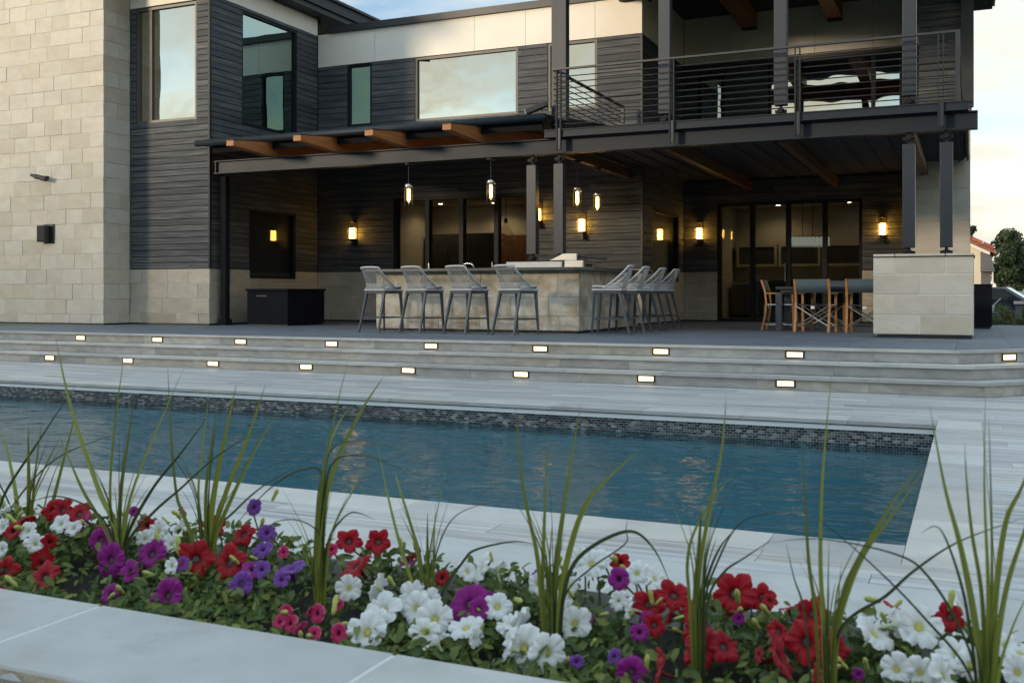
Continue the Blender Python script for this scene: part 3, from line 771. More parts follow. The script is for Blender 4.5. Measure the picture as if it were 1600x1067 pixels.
# --- back wall of the bar terrace
DOOR1 = (-11.77, -8.41, PATIO, 3.21)
h1 = [DOOR1, (-12.99, -12.33, 4.88, 6.29), (-11.22, -8.73, 4.88, 6.29), (-8.05, -6.96, 4.88, 6.29)]
c1 = core('board_wall', 'y', Y1, XB - .06, XS - .056, PATIO, 7.05, h1)
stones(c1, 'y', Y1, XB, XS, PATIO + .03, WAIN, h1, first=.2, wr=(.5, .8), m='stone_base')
boards(c1, 'y', Y1, XB, XS - .03, WAIN + .012, 6.3, h1, .145)
panels(c1, 'y', Y1, [XB, -12.25, -9.75, -8.55, -7.0, XS], 6.3, 7.05)
obj('parapet_cap', MB().box(-13.42, XS + .05, Y1 - .06, Y1 + .5, 7.05, 7.2), 'dark_metal', house)
opening('window', 'y', Y1, *h1[1], 'teal_glass', bulge=-.004)
opening('window', 'y', Y1, *h1[2], 'mirror_glass', 'bronze_frame', bulge=-.004)
opening('window', 'y', Y1, *h1[3], 'mirror_glass', 'bronze_frame', bulge=-.003)
dr = opening('sliding_door', 'y', Y1, *DOOR1, 'door_glass', mull=[-10.93, -10.09, -9.25], fw=.07, dep=.18, leaf=True)
for xx in (-10.86, -9.32): obj('handle', MB().box(xx - .012, xx + .012, Y1 - .01, Y1 + .03, 1.35, 1.75), 'chrome', dr)
# --- side wall beside the dining terrace
h6 = [(20.56, 22.72, 1.34, 2.85)]
c6 = core('board_wall', 'x', XS, Y1 + .057, Y2 + .2, PATIO, 7.42, h6)
stones(c6, 'x', XS, Y1 + .057, Y2, PATIO + .03, WAIN, h6, first=.2, wr=(.5, .8), m='stone_base')
boards(c6, 'x', XS, Y1 + .057, Y2, WAIN + .012, 6.3, h6, .145)
panels(c6, 'x', XS, [Y1 + .057, 21.4, Y2], 6.3, 7.42)
obj('corner_trim', MB().box(XS - .03, XS + .006, Y1 - .004, Y1 + .056, WAIN, 6.3), 'dark_metal', house)
opening('window', 'x', XS, *h6[0], 'door_glass')
# --- back wall of the dining terrace and of the balcony above it
DOOR2 = (-5.24, -2.11, PATIO, 3.13)
u0, u1 = at_y(1090, 0, Y2).x, at_y(1132, 0, Y2).x
v0, v1 = at_y(1200, 0, Y2).x, at_y(1410, 0, Y2).x; vm = at_y(1364, 0, Y2).x
h2 = [DOOR2, (u0, u1, 3.79, 6.05), (v0, v1, 4.98, 6.22)]
c2 = core('board_wall', 'y', Y2, XS - .06, -.9, PATIO, 7.42, h2)
stones(c2, 'y', Y2, XS + .0, -.9, PATIO + .03, WAIN, h2, first=.2, wr=(.4, .6), m='stone_base')
boards(c2, 'y', Y2, XS, -.9, WAIN + .012, 3.62, h2, .145)
boards(c2, 'y', Y2, XS, -.9, 3.79, 6.3, h2, .145)
panels(c2, 'y', Y2, [XS, at_y(1142, 0, Y2).x, -3.1, -1.9, -.2], 6.3, 7.42)
dr = opening('sliding_door', 'y', Y2, *DOOR2, 'door_glass', mull=[-4.46, -3.67, -2.89], fw=.07, dep=.18, leaf=True)
obj('handle', MB().box(-3.74, -3.71, Y2 - .01, Y2 + .03, 1.35, 1.75), 'chrome', dr)
opening('balcony_door', 'y', Y2, *h2[1], 'teal_glass', fw=.09)
opening('window', 'y', Y2, *h2[2], 'mirror_glass', fw=.06, mull=[vm - 1.55, vm], bulge=-.001)
# --- stone end wall, dark boards above
ce = core('stone_wall', 'y', 21.6, -1.13, -.056, PATIO, 4.65, [], 'mortar', n1=2.9)
stones(ce, 'y', 21.6, -1.13, 0, PATIO + .03, 4.65, [], flip=True)
stones(ce, 'x', 0.0, 21.657, 24.5, PATIO + .03, 4.65, [])
obj('wall_cap', MB().box(-1.16, .03, 21.57, 24.5, 4.651, 4.70), 'ledge_stone', house)
ce2 = obj('end_wall', MB().box(-.9, -.02, 21.72, 24.5, 4.702, 7.42), 'wall_core', house)
boards(ce2, 'y', 21.66, -.92, -.02, 4.705, 7.42, [], .145)
obj('downpipe', MB().box(-.16, .065, 21.50, 21.64, 4.66, 7.42), 'dark_metal', ce2)

# --- canopy over the bar
RX = [-12.16, -10.70, -9.24, -7.76]
roof_z = lambda y: 3.985 + (y - 15.8) * .095
can = obj('canopy_roof', MB().prism([(15.78, roof_z(15.78)), (Y1, roof_z(Y1)), (Y1, roof_z(Y1) + .06), (15.78, roof_z(15.78) + .06)], 'x', -13.75, -6.45), 'roof_metal', house)
obj('soffit_boarding', MB().prism([(15.9, roof_z(15.9) - .03), (Y1, roof_z(Y1) - .03), (Y1, roof_z(Y1) - .002), (15.9, roof_z(15.9) - .002)], 'x', -13.74, -6.46), 'soffit', can)
x = -13.6
while x < -6.5:
    obj('standing_seam', MB().prism([(15.77, roof_z(15.77) + .061), (Y1, roof_z(Y1) + .061), (Y1, roof_z(Y1) + .105), (15.80, roof_z(15.8) + .105)], 'x', x - .012, x + .012), 'roof_metal', can); x += .39
gut = MB().tube([(-13.78, 15.72, 4.00), (-6.42, 15.72, 4.00)], .065, 12); gut.sm = True
obj('gutter', gut, 'steel_paint', can)
edges = [-13.6] + RX + [-6.45]
for a, c in zip(edges, edges[1:]): obj('fascia_channel', MB().box(a + .09, c - .09, 15.86, 15.90, 3.82, 3.96), 'matt_black', can)
for xr in RX:
    rf = MB().prism([(14.75, 3.735), (15.5, 3.70), (16.05, 3.665), (Y1, roof_z(Y1) - .28), (Y1, roof_z(Y1) - .04), (15.9, roof_z(15.9) - .04), (14.75, 3.835)], 'x', xr - .08, xr + .08)
    r_ = obj('rafter', rf, 'timber', can, bevel=.004)
    obj('rafter_cap', MB().prism([(14.73, 3.838), (15.75, 3.935), (15.75, 3.945), (14.73, 3.848)], 'x', xr - .088, xr + .088), 'steel_paint', r_)
def ibeam(x0, x1, y, z0, z1, w=.2):
    y0, y1_ = y - w / 2, y + w / 2; t = .018
    return MB().prism([(y0, z0), (y1_, z0), (y1_, z0 + t), (y + .012, z0 + t), (y + .012, z1 - t), (y1_, z1 - t), (y1_, z1), (y0, z1), (y0, z1 - t), (y0 + .06, z1 - t), (y0 + .06, z0 + t), (y0, z0 + t)], 'x', x0, x1)
beam = obj('steel_beam', ibeam(-13.46, .10, 15.95, 3.41, 3.66), 'steel_paint', house)
obj('stiffener', MB().box(-13.44, -13.42, 15.86, 16.04, 3.43, 3.64), 'steel_paint', beam)
obj('beam_post', MB().box(-13.66, -13.53, 16.28, 16.41, PATIO, 3.41).box(-13.69, -13.50, 16.25, 16.44, PATIO, PATIO + .12), 'matt_black', house)

# --- balcony
bal = obj('balcony_floor', MB().box(-6.35, -.06, 15.95, Y1, 3.70, 3.785).box(XS + .06, -.06, Y1, Y2, 3.70, 3.785), 'dark_in', house)
obj('edge_channel', MB().prism([(15.74, 3.661), (15.94, 3.661), (15.94, 3.79), (15.74, 3.79), (15.74, 3.775), (15.76, 3.775), (15.76, 3.676), (15.74, 3.676)], 'x', -6.46, -.02), 'steel_paint', bal)
obj('edge_channel', MB().box(-.06, -.02, 15.95, 21.5, 3.62, 3.79), 'steel_paint', bal)
obj('balcony_soffit', MB().box(-6.35, -.1, 16.06, Y1, 3.662, 3.698).box(XS + .06, -.1, Y1, Y2, 3.662, 3.698), 'soffit', bal)
for i in range(18): obj('joist', MB().box(-6.3 + .36 * i - .02, -6.3 + .36 * i + .02, 16.07, Y1 if i < 1 else Y2 - .02, 3.635, 3.661), 'soffit', bal)
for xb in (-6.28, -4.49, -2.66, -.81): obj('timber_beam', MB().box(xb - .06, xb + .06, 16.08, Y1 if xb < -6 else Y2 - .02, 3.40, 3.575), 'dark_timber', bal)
def star(mb, x, y, z):
    mb.box(x - .022, x + .022, y - .022, y + .022, z - .09, z + .09)
    mb.box(x - .085, x + .085, y - .03, y + .03, z - .022, z + .022); mb.box(x - .03, x + .03, y - .085, y + .085, z - .021, z + .021)
    mb.box(x - .045, x + .045, y - .045, y + .045, z - .035, z + .035)
    return mb
for xc in (-6.27, -4.49, -2.66, -.81):
    col_ = obj('balcony_post', MB().box(xc - .095, xc + .095, 16.02, 16.18, 3.97, 6.55), 'post_paint', house, bevel=.006)
    obj('pin_base', star(MB(), xc, 16.1, 3.88), 'frame_paint', col_)
obj('balcony_post', MB().box(-6.52, -6.40, 16.22, 16.34, 3.7, 6.55), 'post_paint', house, bevel=.006)
for xc, yc, zb, n_ in ((-6.75, 15.95, 1.74, 'a'), (-6.26, 15.95, 1.74, 'b'), (-.81, 15.95, 1.74, 'c'), (-.31, 15.95, 1.74, 'd')):
    col_ = obj('terrace_post', MB().box(xc - .085, xc + .085, yc - .075, yc + .075, zb, 3.24), 'post_paint', house, bevel=.005)
    obj('pin_base', star(MB(), xc, yc, zb - .07), 'frame_paint', col_)
    obj('pin_head', star(MB(), xc, yc, 3.325), 'frame_paint', col_)
# railing: top rail is the part, its bars and uprights hang under it
RT = 4.80
rail = obj('railing', MB().box(-6.33, -.13, 15.76, 15.82, RT - .03, RT).box(-6.33, -6.27, 15.821, 19.5, RT - .03, RT).box(-.19, -.13, 15.821, 21.5, RT - .03, RT), 'dark_metal', house)
for k in range(9):
    z = 3.875 + k * .098
    obj('rail_bar', MB().tube([(-6.3, 15.79, z), (-.16, 15.79, z)], .009, 6, False), 'dark_metal', rail)
    obj('rail_bar', MB().tube([(-6.3, 15.8, z), (-6.3, 19.5, z)], .009, 6, False), 'dark_metal', rail)
    obj('rail_bar', MB().tube([(-.16, 15.8, z), (-.16, 21.5, z)], .009, 6, False), 'dark_metal', rail)
for px_ in (873, 1049.5, 1246, 1470):
    xx = at_y(px_, 0, 15.74).x
    for s in (-.034, .034): obj('rail_upright', MB().box(xx + s - .008, xx + s + .008, 15.715, 15.765, 3.44, RT - .031), 'steel_paint', rail)
    obj('rail_foot', MB().box(xx - .04, xx + .04, 15.735, 15.745, 3.46, 3.80), 'dark_metal', rail)
obj('rail_upright', MB().box(-6.33, -6.27, 19.44, 19.5, 3.79, RT - .031), 'dark_metal', rail)
obj('rail_upright', MB().box(-.19, -.13, 21.44, 21.5, 3.79, RT - .031), 'dark_metal', rail)
obj('rail_upright', MB().box(-.19, -.13, 15.76, 15.82, 3.79, RT - .031), 'dark_metal', rail)
# balcony roof with timber beams
br = obj('balcony_roof', MB().box(-6.95, .5, 15.2, 25.0, 7.42, 7.7), 'dark_metal', house)
for xb in (-6.3, -4.49, -2.66, -.81):
    obj('timber_beam', MB().box(xb - .15, xb + .15, 15.7, (Y1 if xb < -6 else Y2) - .003, 7.0, 7.36), 'timber', br)
    obj('beam_strap', MB().box(xb - .155, xb + .155, (Y1 if xb < -6 else Y2) - .16, (Y1 if xb < -6 else Y2) - .004, 6.965, 7.0), 'frame_paint', br)
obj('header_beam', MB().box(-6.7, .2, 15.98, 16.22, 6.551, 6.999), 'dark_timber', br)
obj('ceiling_boarding', MB().box(-6.9, .45, 15.3, 25.0, 7.362, 7.418), 'soffit', br)

# --- rooms seen through the glass
def room(x0, x1, y0, y1, z0, z1, wall, floor, name='room'):
    t = .1; mb = MB()
    mb.box(x0 - t, x1 + t, y1, y1 + t, z0 - t, z1 + t); mb.box(x0 - t, x0, y0, y1, z0 - t, z1 + t); mb.box(x1, x1 + t, y0, y1, z0 - t, z1 + t)
    mb.box(x0, x1, y0, y1, z1, z1 + t)
    o_ = obj('interior_wall', mb, wall, house)
    obj('interior_floor', MB().box(x0, x1, y0, y1, z0 - t, z0), floor, o_)
    return o_
room1 = room(-13.3, -6.37, Y1 + .27, 24.6, PATIO, 3.42, 'plaster_in', 'floor_in')
room2 = room(-5.9, -.95, Y2 + .27, 28.2, PATIO, 3.4, 'plaster_in', 'floor_in')
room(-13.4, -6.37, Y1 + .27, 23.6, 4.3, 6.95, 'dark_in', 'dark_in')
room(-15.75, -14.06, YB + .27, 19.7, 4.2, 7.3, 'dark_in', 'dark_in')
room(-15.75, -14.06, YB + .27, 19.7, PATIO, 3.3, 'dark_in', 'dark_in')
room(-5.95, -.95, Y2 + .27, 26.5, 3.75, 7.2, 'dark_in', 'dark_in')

# ================================================================== objects on the terrace
# --- bar
bar = thing('bar_counter', 'L-shaped outdoor bar of whitewashed stone with dark counter and pale ledge', 'bar', (-7.4, 15.8, PATIO), place=True)
SHIFT[bar.name] = Vector(bar.location)
BX0, BX1, BY0, BY1, BT = -9.31, -5.60, 15.10, 18.2, 1.44
obj('carcass', MB().box(BX0 + .056, BX1 - .056, BY0 + .056, 15.95, PATIO + .04, BT).box(-6.45, BX1 - .056, 15.951, BY1, PATIO + .04, BT), 'mortar', bar)
obj('plinth', MB().box(BX0 + .04, BX1 - .04, BY0 + .04, 15.9, PATIO, PATIO + .039).box(-6.4, BX1 - .04, 15.901, BY1 - .04, PATIO, PATIO + .039), 'black_plastic', bar)
stones(bar, 'y', BY0, BX0, BX1, PATIO + .04, BT, [], 'stone_washed', .30, .23, True, (.55, .8))
stones(bar, 'x', BX1, BY0 + .057, BY1, PATIO + .04, BT, [], 'stone_washed', .30, .23, False, (.55, .8))
for k in range(4): piece('stone_block', 'stone_washed', BX0, BX0 + .056, BY0 + .058, 15.94, PATIO + .045 + k * .245, PATIO + .28 + k * .245, bar)
obj('countertop', MB().prism([(BX0 - .08, BY0 - .26), (BX1 + .02, BY0 - .26), (BX1 + .26, BY0 - .02), (BX1 + .26, BY1 + .05), (-6.5, BY1 + .05), (-6.5, 16.0), (BX0 - .08, 16.0)], 'z', BT + .001, BT + .05), 'counter', bar, bevel=.006)
lx0 = at_y(791, 0, 15.42).x
obj('ledge', MB().box(lx0, -6.02, 15.42, 16.15, BT + .052, 1.60), 'ledge_stone', bar, bevel=.008)
obj('ledge_top', MB().box(lx0 - .004, -6.016, 15.416, 16.154, 1.601, 1.61), 'frame_paint', bar)
grill = thing('built_in_grill', 'stainless grill with wedge hood set into the corner of the bar', 'grill', (-5.85, 15.75, BT + .05))
obj('firebox', MB().box(-.14, .19, -.3, .35, .001, .12), 'stainless', grill, bevel=.012)
obj('hood', MB().prism([(-.42, .125), (.06, .125), (.06, .235), (-.18, .235)], 'y', -.25, .3), 'stainless', grill, bevel=.006)
obj('handle', MB().tube([(.06, -.1, .19), (.5, -.05, .15)], .022, 10), 'black_plastic', grill)
obj('vent_grille', MB().box(.191, .196, -.2, .1, .03, .07), 'frame_paint', grill)
fa = at_y(731, 0, 15.45)
fct = thing('bar_faucet', 'dark arched faucet at the middle of the bar counter', 'faucet', (fa.x, 15.45, BT + .05))
ft = MB().tube([(-.11, 0, 0), (-.095, 0, .07), (-.06, 0, .095), (.06, 0, .095), (.095, 0, .07), (.12, 0, 0)], .009, 8); ft.sm = True
obj('spout', ft, 'chrome', fct); obj('base', MB().lathe([(0, 0), (.03, 0), (.03, .012), (.0, .012)], 12), 'chrome', fct)

# --- stools
def make_stool():
    t = thing('bar_stool', 'grey woven-rope bar stool', 'bar stool', group='rope bar stools at the outdoor bar')
    L = .19
    for sx in (-1, 1):
        obj('leg', MB().bar((sx * L, -.19, .66), (sx * (L + .025), -.36, 0), .042, .042, .026), 'stool_leg', t)
        obj('leg', MB().bar((sx * L, .19, .66), (sx * (L + .02), .235, 0), .042, .042, .026), 'stool_leg', t)
        obj('footrest', MB().bar((sx * .205, -.30, .24), (sx * .205, .215, .24), .022), 'stool_leg', t)
    for yy in (-.295, .215): obj('footrest', MB().bar((-.2, yy, .24), (.2, yy, .24), .022), 'stool_leg', t)
    obj('seat_frame', MB().box(-.215, .215, -.215, .215, .625, .668), 'stool_leg', t, bevel=.006)
    obj('seat_rim', MB().box(-.23, .23, -.235, .235, .669, .70), 'rope_light', t, bevel=.014)
    obj('seat_cushion', MB().box(-.205, .205, -.19, .21, .7005, .735), 'cushion', t, bevel=.015)
    pipe = MB().tube([(-.215, -.2, .715), (-.215, .17, .742), (-.17, .225, .738), (.17, .225, .738), (.215, .17, .742), (.215, -.2, .715)], .014, 8); pipe.sm = True
    obj('seat_piping', pipe, 'rope_light', t)
    # back: a bent panel whose sides run forward at seat height, strung with rope
    def P(s, v):            # s -1..1 across, v 0..1 up
        hw = .225 - .035 * v; wrap = (.24 * max(0, 1 - v) ** 1.5 + .03)
        y = -.215 - .135 * v + wrap * max(0, abs(s) - .62) / .38
        return Vector((hw * min(1, abs(s) / .8) * (1 if s >= 0 else -1), y, .70 + .345 * v))
    fr = MB()
    fr.tube([P(-1, 0), P(-1, .45), P(-.97, .8), P(-.8, 1.0), P(-.4, 1.02), P(.4, 1.02), P(.8, 1.0), P(.97, .8), P(1, .45), P(1, 0)], .016, 8); fr.sm = True
    bk = obj('backrest', fr, 'rope_light', t)
    ws = MB()
    for k in range(-9, 19):
        for sgn in (1, -1):
            pts = []
            for q in range(7):
                v = q / 6; s = (k / 5 - 1 + v * .9) * sgn
                if -1 <= s <= 1: pts.append(P(s, v * .99 + .005))
            if len(pts) > 1: ws.tube(pts, .0055, 5, False)
    obj('rope_weave', ws, 'rope_grey', bk)
    lower = MB()
    for k in range(6):
        pts = [P(-1 + 2 * q / 10, .02 + k * .045) for q in range(11)]; lower.tube(pts, .006, 5, False)
    obj('rope_band', lower, 'rope_light', bk)
    return t
stool = make_stool()
lab = ['leftmost grey rope bar stool on the long side of the stone bar',
       'second grey rope bar stool from the left along the long side of the bar',
       'third grey rope bar stool from the left along the long side of the bar',
       'grey rope bar stool on the long side of the bar, nearest its corner']
for i, x in enumerate((-8.78, -8.0, -7.18, -6.32)):
    if i == 0: stool.location = (x, 14.48, PATIO); stool.rotation_euler.z = R(-12); stool['label'] = lab[0]
    else: dup(stool, (x, 14.48 - .04 * i, PATIO), R([0, -12, -13, -16][i]), lab[i])
lab = ['grey rope bar stool at the bar corner, nearest of those on the short side', 'second grey rope bar stool from the corner on the short side of the bar',
       'third grey rope bar stool from the corner on the short side of the bar', 'farthest grey rope bar stool on the short side, nearest the house window']
for i, (x, y) in enumerate(((-5.08, 15.05), (-5.1, 15.95), (-5.08, 16.85), (-5.08, 17.75))): dup(stool, (x, y, PATIO), R([96, 92, 91, 90][i]), lab[i])

# --- right-hand pier
pier = thing('stone_pier', 'waist-high pale limestone pier carrying two steel posts at the terrace edge', 'pier', (-.6, 15.9, PATIO), place=True)
SHIFT[pier.name] = Vector(pier.location)
QX0, QX1, QY0, QY1, QT = -1.265, .05, 15.45, 16.45, 1.59
obj('pier_core', MB().box(QX0 + .006, QX1 - .006, QY0 + .006, QY1 - .006, PATIO + .055, QT - .002), 'mortar', pier)
obj('plinth', MB().box(QX0 + .06, QX1 - .03, QY0 + .03, QY1 - .06, PATIO, PATIO + .054), 'black_plastic', pier)
obj('cap_sheet', MB().box(QX0 - .004, QX1 + .014, QY0 - .012, QY1 + .012, QT, QT + .014), 'frame_paint', pier)
rows_ = [(0, [.62]), (.27, [.29, .95]), (.558, [.62]), (.846, [.29, .95])]
hts = [.27, .288, .288, .29]
for k, (z, js) in enumerate(rows_):
    us = [QX0] + [QX0 + j for j in js] + [QX1]; z0 = PATIO + .055 + z; z1 = z0 + hts[k]
    for a, c in zip(us, us[1:]):
        obj('stone_block', MB().box(a + .005, c - .005, QY0 + random.uniform(-.003, .003), QY0 + .057, z0 + .005, z1 - .005), 'stone', pier, bevel=.006)
        obj('stone_block', MB().box(a + .005, c - .005, QY1 - .057, QY1, z0 + .005, z1 - .005), 'stone', pier)
    for a, c in ((QY0 + .058, QY0 + .5), (QY0 + .51, QY1 - .058)):
        obj('stone_block', MB().box(QX1 - .057, QX1, a, c, z0 + .005, z1 - .005), 'stone', pier)
        obj('stone_block', MB().box(QX0, QX0 + .057, a, c, z0 + .005, z1 - .005), 'stone', pier)
cabn = thing('black_cabinet', 'tall black outdoor box standing behind the stone pier', 'cabinet', (.22, 20.6, PATIO))
obj('body', MB().box(-.3, .14, -.4, .4, .03, .77), 'bench_paint', cabn, bevel=.01); obj('lid', MB().box(-.31, .15, -.41, .41, .771, .80), 'bench_paint', cabn, bevel=.006)
obj('foot', MB().box(-.27, .11, -.37, .37, 0, .03), 'black_plastic', cabn)

# --- storage box
sb = thing('storage_box', 'low black storage box under the dark window beside the bar', 'storage box', (-12.59, 17.0, PATIO))
obj('body', MB().box(-.49, .49, -.62, .62, .03, .68), 'bench_paint', sb, bevel=.008)
obj('lid', MB().box(-.515, .515, -.645, .645, .681, .725), 'bench_paint', sb, bevel=.008)
obj('plinth', MB().box(-.46, .46, -.59, .59, 0, .03), 'black_plastic', sb)
obj('handle', MB().box(-.25, .0, -.632, -.6205, .57, .595), 'black_plastic', sb)

# --- dining set
tb = thing('dining_table', 'long dark dining table among the director chairs', 'table', (-2.0, 18.1, PATIO))
obj('tabletop', MB().box(-1.0, 1.3, -.5, .5, .70, .745), 'dark_metal', tb, bevel=.004)
obj('apron', MB().box(-.93, 1.23, -.44, .44, .645, .699), 'dark_metal', tb)
for sx in (-.95, 1.25):
    for sy in (-.45, .45): obj('leg', MB().box(sx - .05, sx + .05, sy - .05, sy + .05, 0, .644), 'stool_leg', tb, bevel=.004)
obj('stretcher', MB().tube([(-.95, 0, .08), (1.25, 0, .08)], .012, 8), 'chrome', tb)
def make_chair():
    t = thing('director_chair', 'teak director chair with grey sling', 'chair', group='director chairs round the dining table')
    for sx in (-.27, .27):
        cv = MB(); prev = None
        pts = [(sx, -.29, 0), (sx, -.235, .25), (sx, -.215, .48), (sx, -.235, .66), (sx, -.30, .86)]
        for a, c in zip(pts, pts[1:]): cv.bar(a, c, .038, .03)
        obj('back_leg', cv, 'teak', t)
        obj('front_leg', MB().bar((sx, .24, 0), (sx, .22, .62), .038, .03), 'teak', t)
        obj('armrest', MB().box(sx - .03, sx + .03, -.21, .27, .62, .645), 'teak', t, bevel=.006)
        obj('runner', MB().tube([(sx, -.26, .10), (sx, .235, .10)], .010, 8), 'chrome', t)
        obj('seat_rail', MB().tube([(sx, -.21, .44), (sx, .225, .44)], .012, 8), 'chrome', t)
    sl = MB()
    for i in range(9):
        s = i / 8 * 2 - 1
        for z, y in ((.64, -.228), (.86, -.298)): sl.v.append((s * .265, y - .03 * (1 - s * s), z))
        for z, y in ((.64, -.236), (.86, -.306)): sl.v.append((s * .265, y - .03 * (1 - s * s), z))
    for i in range(8):
        a = i * 4; sl.f += [(a, a + 4, a + 5, a + 1), (a + 2, a + 3, a + 7, a + 6), (a + 1, a + 5, a + 7, a + 3), (a, a + 2, a + 6, a + 4)]
    sl.sm = True
    obj('back_sling', sl, 'sling', t)
    obj('seat_sling', MB().prism([(-.265, .45), (-.14, .432), (0, .426), (.14, .432), (.265, .45), (.265, .456), (.14, .438), (0, .432), (-.14, .438), (-.265, .456)], 'y', -.2, .225), 'sling', t)
    for yy in (-.25, .2):
        obj('cross_brace', MB().tube([(-.25, yy, .10), (.25, yy - .02, .42)], .010, 8), 'brass_tube', t)
        obj('cross_brace', MB().tube([(.25, yy + .012, .10), (-.25, yy - .008, .42)], .010, 8), 'brass_tube', t)
    obj('maker_tag', MB().box(-.03, .03, -.215, -.21, .38, .425), 'white_label', t)
    return t
ch = make_chair()
ch.location = (-2.31, 17.37, PATIO); ch.rotation_euler.z = R(-6)
ch['label'] = 'teak and grey sling director chair with its back to the pool, left of its like'
dup(ch, (-1.53, 17.46, PATIO), R(-3), 'teak and grey sling director chair half hidden by the stone pier')
dup(ch, (-2.98, 18.06, PATIO), R(-88), 'teak director chair at the head of the dining table, seen sideways')
dup(ch, (-2.28, 18.85, PATIO), R(182), 'teak director chair on the far side of the table against the glass doors')

# --- lamps
def pendant(label, loc, top):
    t = thing('pendant_lamp', label, 'pendant lamp', loc, 0, 'glass pendant lamps over the bar')
    h = top - loc[2]
    obj('ceiling_rose', MB().lathe([(0, h - .055), (.02, h - .05), (.075, h - .03), (.075, h), (0, h)], 16), 'dark_metal', t, True)
    obj('rod', MB().tube([(0, 0, .36), (0, 0, h - .05)], .007, 8), 'dark_metal', t)
    obj('cap', MB().lathe([(0, .37), (.05, .37), (.072, .36), (.072, .285), (0, .285)], 20), 'stainless', t, True)
    gl = MB().lathe([(.066, .29), (.066, .06), (.05, .02), (.02, 0), (0, -.002)], 20)
    obj('glass_shade', gl, 'lamp_glass', t, True)
    fil = MB().lathe([(0, .28), (.024, .275), (.026, .09), (.012, .06), (0, .055)], 12)
    obj('bulb', fil, 'lamp_core', t, True)
    obj('filament', MB().lathe([(0, .25), (.008, .245), (.008, .12), (0, .115)], 8, (0, -.03, 0)), 'filament', t, True)
    for k in range(4):
        a = k * math.pi / 2 + .5
        obj('prong', MB().tube([(.07 * math.cos(a), .07 * math.sin(a), .30), (.07 * math.cos(a), .07 * math.sin(a), -.03)], .004, 6), 'dark_metal', t)
p = at_y(638.5, 0, 15.95); pendant('lit glass pendant lamp hanging over the left end of the bar', (p.x, 15.95, 2.665), 3.41)
p = at_y(767, 0, 15.95); pendant('lit glass pendant lamp hanging over the middle of the bar', (p.x, 15.95, 2.665), 3.41)
pendant('lit glass pendant lamp just right of the steel posts, above the wall sconce', (-6.28, 16.84, 2.58), 3.40)
pendant('lit glass pendant lamp farthest back over the short side of the bar', (-6.28, 17.9, 2.58), 3.40)

def sconce(label, loc):
    t = thing('wall_sconce', label, 'wall lamp', loc, 0, 'cylinder sconces on the charcoal walls')
    obj('backplate', MB().box(-.06, .06, -.012, 0, -.34, .2), 'bronze', t, bevel=.004)
    obj('arm', MB().box(-.015, .015, -.09, -.0125, -.235, -.21).box(-.028, .028, -.118, -.062, -.34, -.196), 'bronze', t)
    obj('cap', MB().lathe([(0, .2), (.098, .2), (.098, .185), (0, .185)], 20, (0, -.115, 0)), 'bronze', t, True)
    obj('foot_ring', MB().lathe([(0, -.195), (.098, -.195), (.098, -.18), (0, -.18)], 20, (0, -.115, 0)), 'bronze', t, True)
    obj('glass_shade', MB().lathe([(.09, .184), (.09, -.179)], 24, (0, -.115, 0)), 'lamp_glass', t, True)
    for k in range(10):
        a = k * math.pi / 5
        obj('glass_rib', MB().tube([(.092 * math.cos(a), -.115 + .092 * math.sin(a), -.178), (.092 * math.cos(a), -.115 + .092 * math.sin(a), .183)], .005, 6), 'lamp_glass', t)
    obj('lamp_tube', MB().lathe([(0, -.175), (.06, -.175), (.06, .06), (0, .06)], 18, (0, -.115, 0)), 'lamp_core', t, True)
    obj('filament', MB().box(-.018, .018, -.18, -.177, -.15, .03), 'filament', t)
sconce('lit amber cylinder sconce on the dark wall above the storage box', (-12.77, Y1, 2.50))
sconce('lit amber cylinder sconce on the wall below the two rear pendants', (-7.25, Y1, 2.53))
sconce('lit amber sconce almost hidden behind the left steel post of the bar', (-8.22, Y1, 2.78))
sconce('lit amber cylinder sconce left of the dining terrace glass doors', (-5.62, Y2, 2.50))
sconce('lit amber cylinder sconce right of the dining terrace glass doors, beside the posts', (-1.69, Y2, 2.50))

def step_light(label, x, y, z, rz=0.0):
    t = thing('step_light', label, 'step light', (x, y, z), rz, 'recessed lights in the step risers')
    f = MB(); a, c, w_ = .112, .042, .022
    f.box(-a, a, -.008, .0, c - .014, c).box(-a, a, -.008, .0, -c, -c + .014).box(-a, -a + w_, -.008, 0, -c + .014, c - .014).box(a - w_, a, -.008, 0, -c + .014, c - .014)
    obj('frame', f, 'bronze', t); obj('lens', MB().box(-a + w_, a - w_, -.005, -.001, -c + .014, c - .014), 'step_lens', t)
for i in range(8):
    step_light('lit step light in the top riser, %s from the left' % ORD[i], -13.14 + i * 1.61, NOSE[0][0] + .029, .362)
step_light('lit step light in the top riser beyond the bend, at the far right', .40, 12.775, .362, R(45))
for i in range(8):
    step_light('lit step light in the bottom riser, %s from the left' % ORD[i], -13.15 + i * 1.61, NOSE[2][0] + .029, .072)

fl = thing('spot_lamp', 'small black cylinder spotlight high on the stone tower', 'spotlight', (-17.45, YT, 3.47))
obj('bracket', MB().box(.05, .09, -.1, -.003, -.03, .03), 'black_plastic', fl)
tb_ = MB().tube([(.16, -.14, -.05), (.02, -.16, -.01), (-.1, -.18, .02)], .05, 14); obj('barrel', tb_, 'black_plastic', fl)
obj('snout', MB().tube([(-.1, -.18, .02), (-.2, -.197, .05)], [.034, .03], 12), 'black_plastic', fl)
sp = thing('wall_speaker', 'square black speaker box fixed to the stone tower', 'speaker', (-17.42, YT, 2.31))
obj('backplate', MB().box(-.07, .22, -.03, -.004, -.2, .2), 'black_plastic', sp, bevel=.01)
obj('body', MB().box(-.12, .13, -.16, -.031, -.17, .17), 'black_plastic', sp, bevel=.02)
obj('grille', MB().box(-.10, .11, -.168, -.1605, -.15, .15), 'frame_paint', sp)
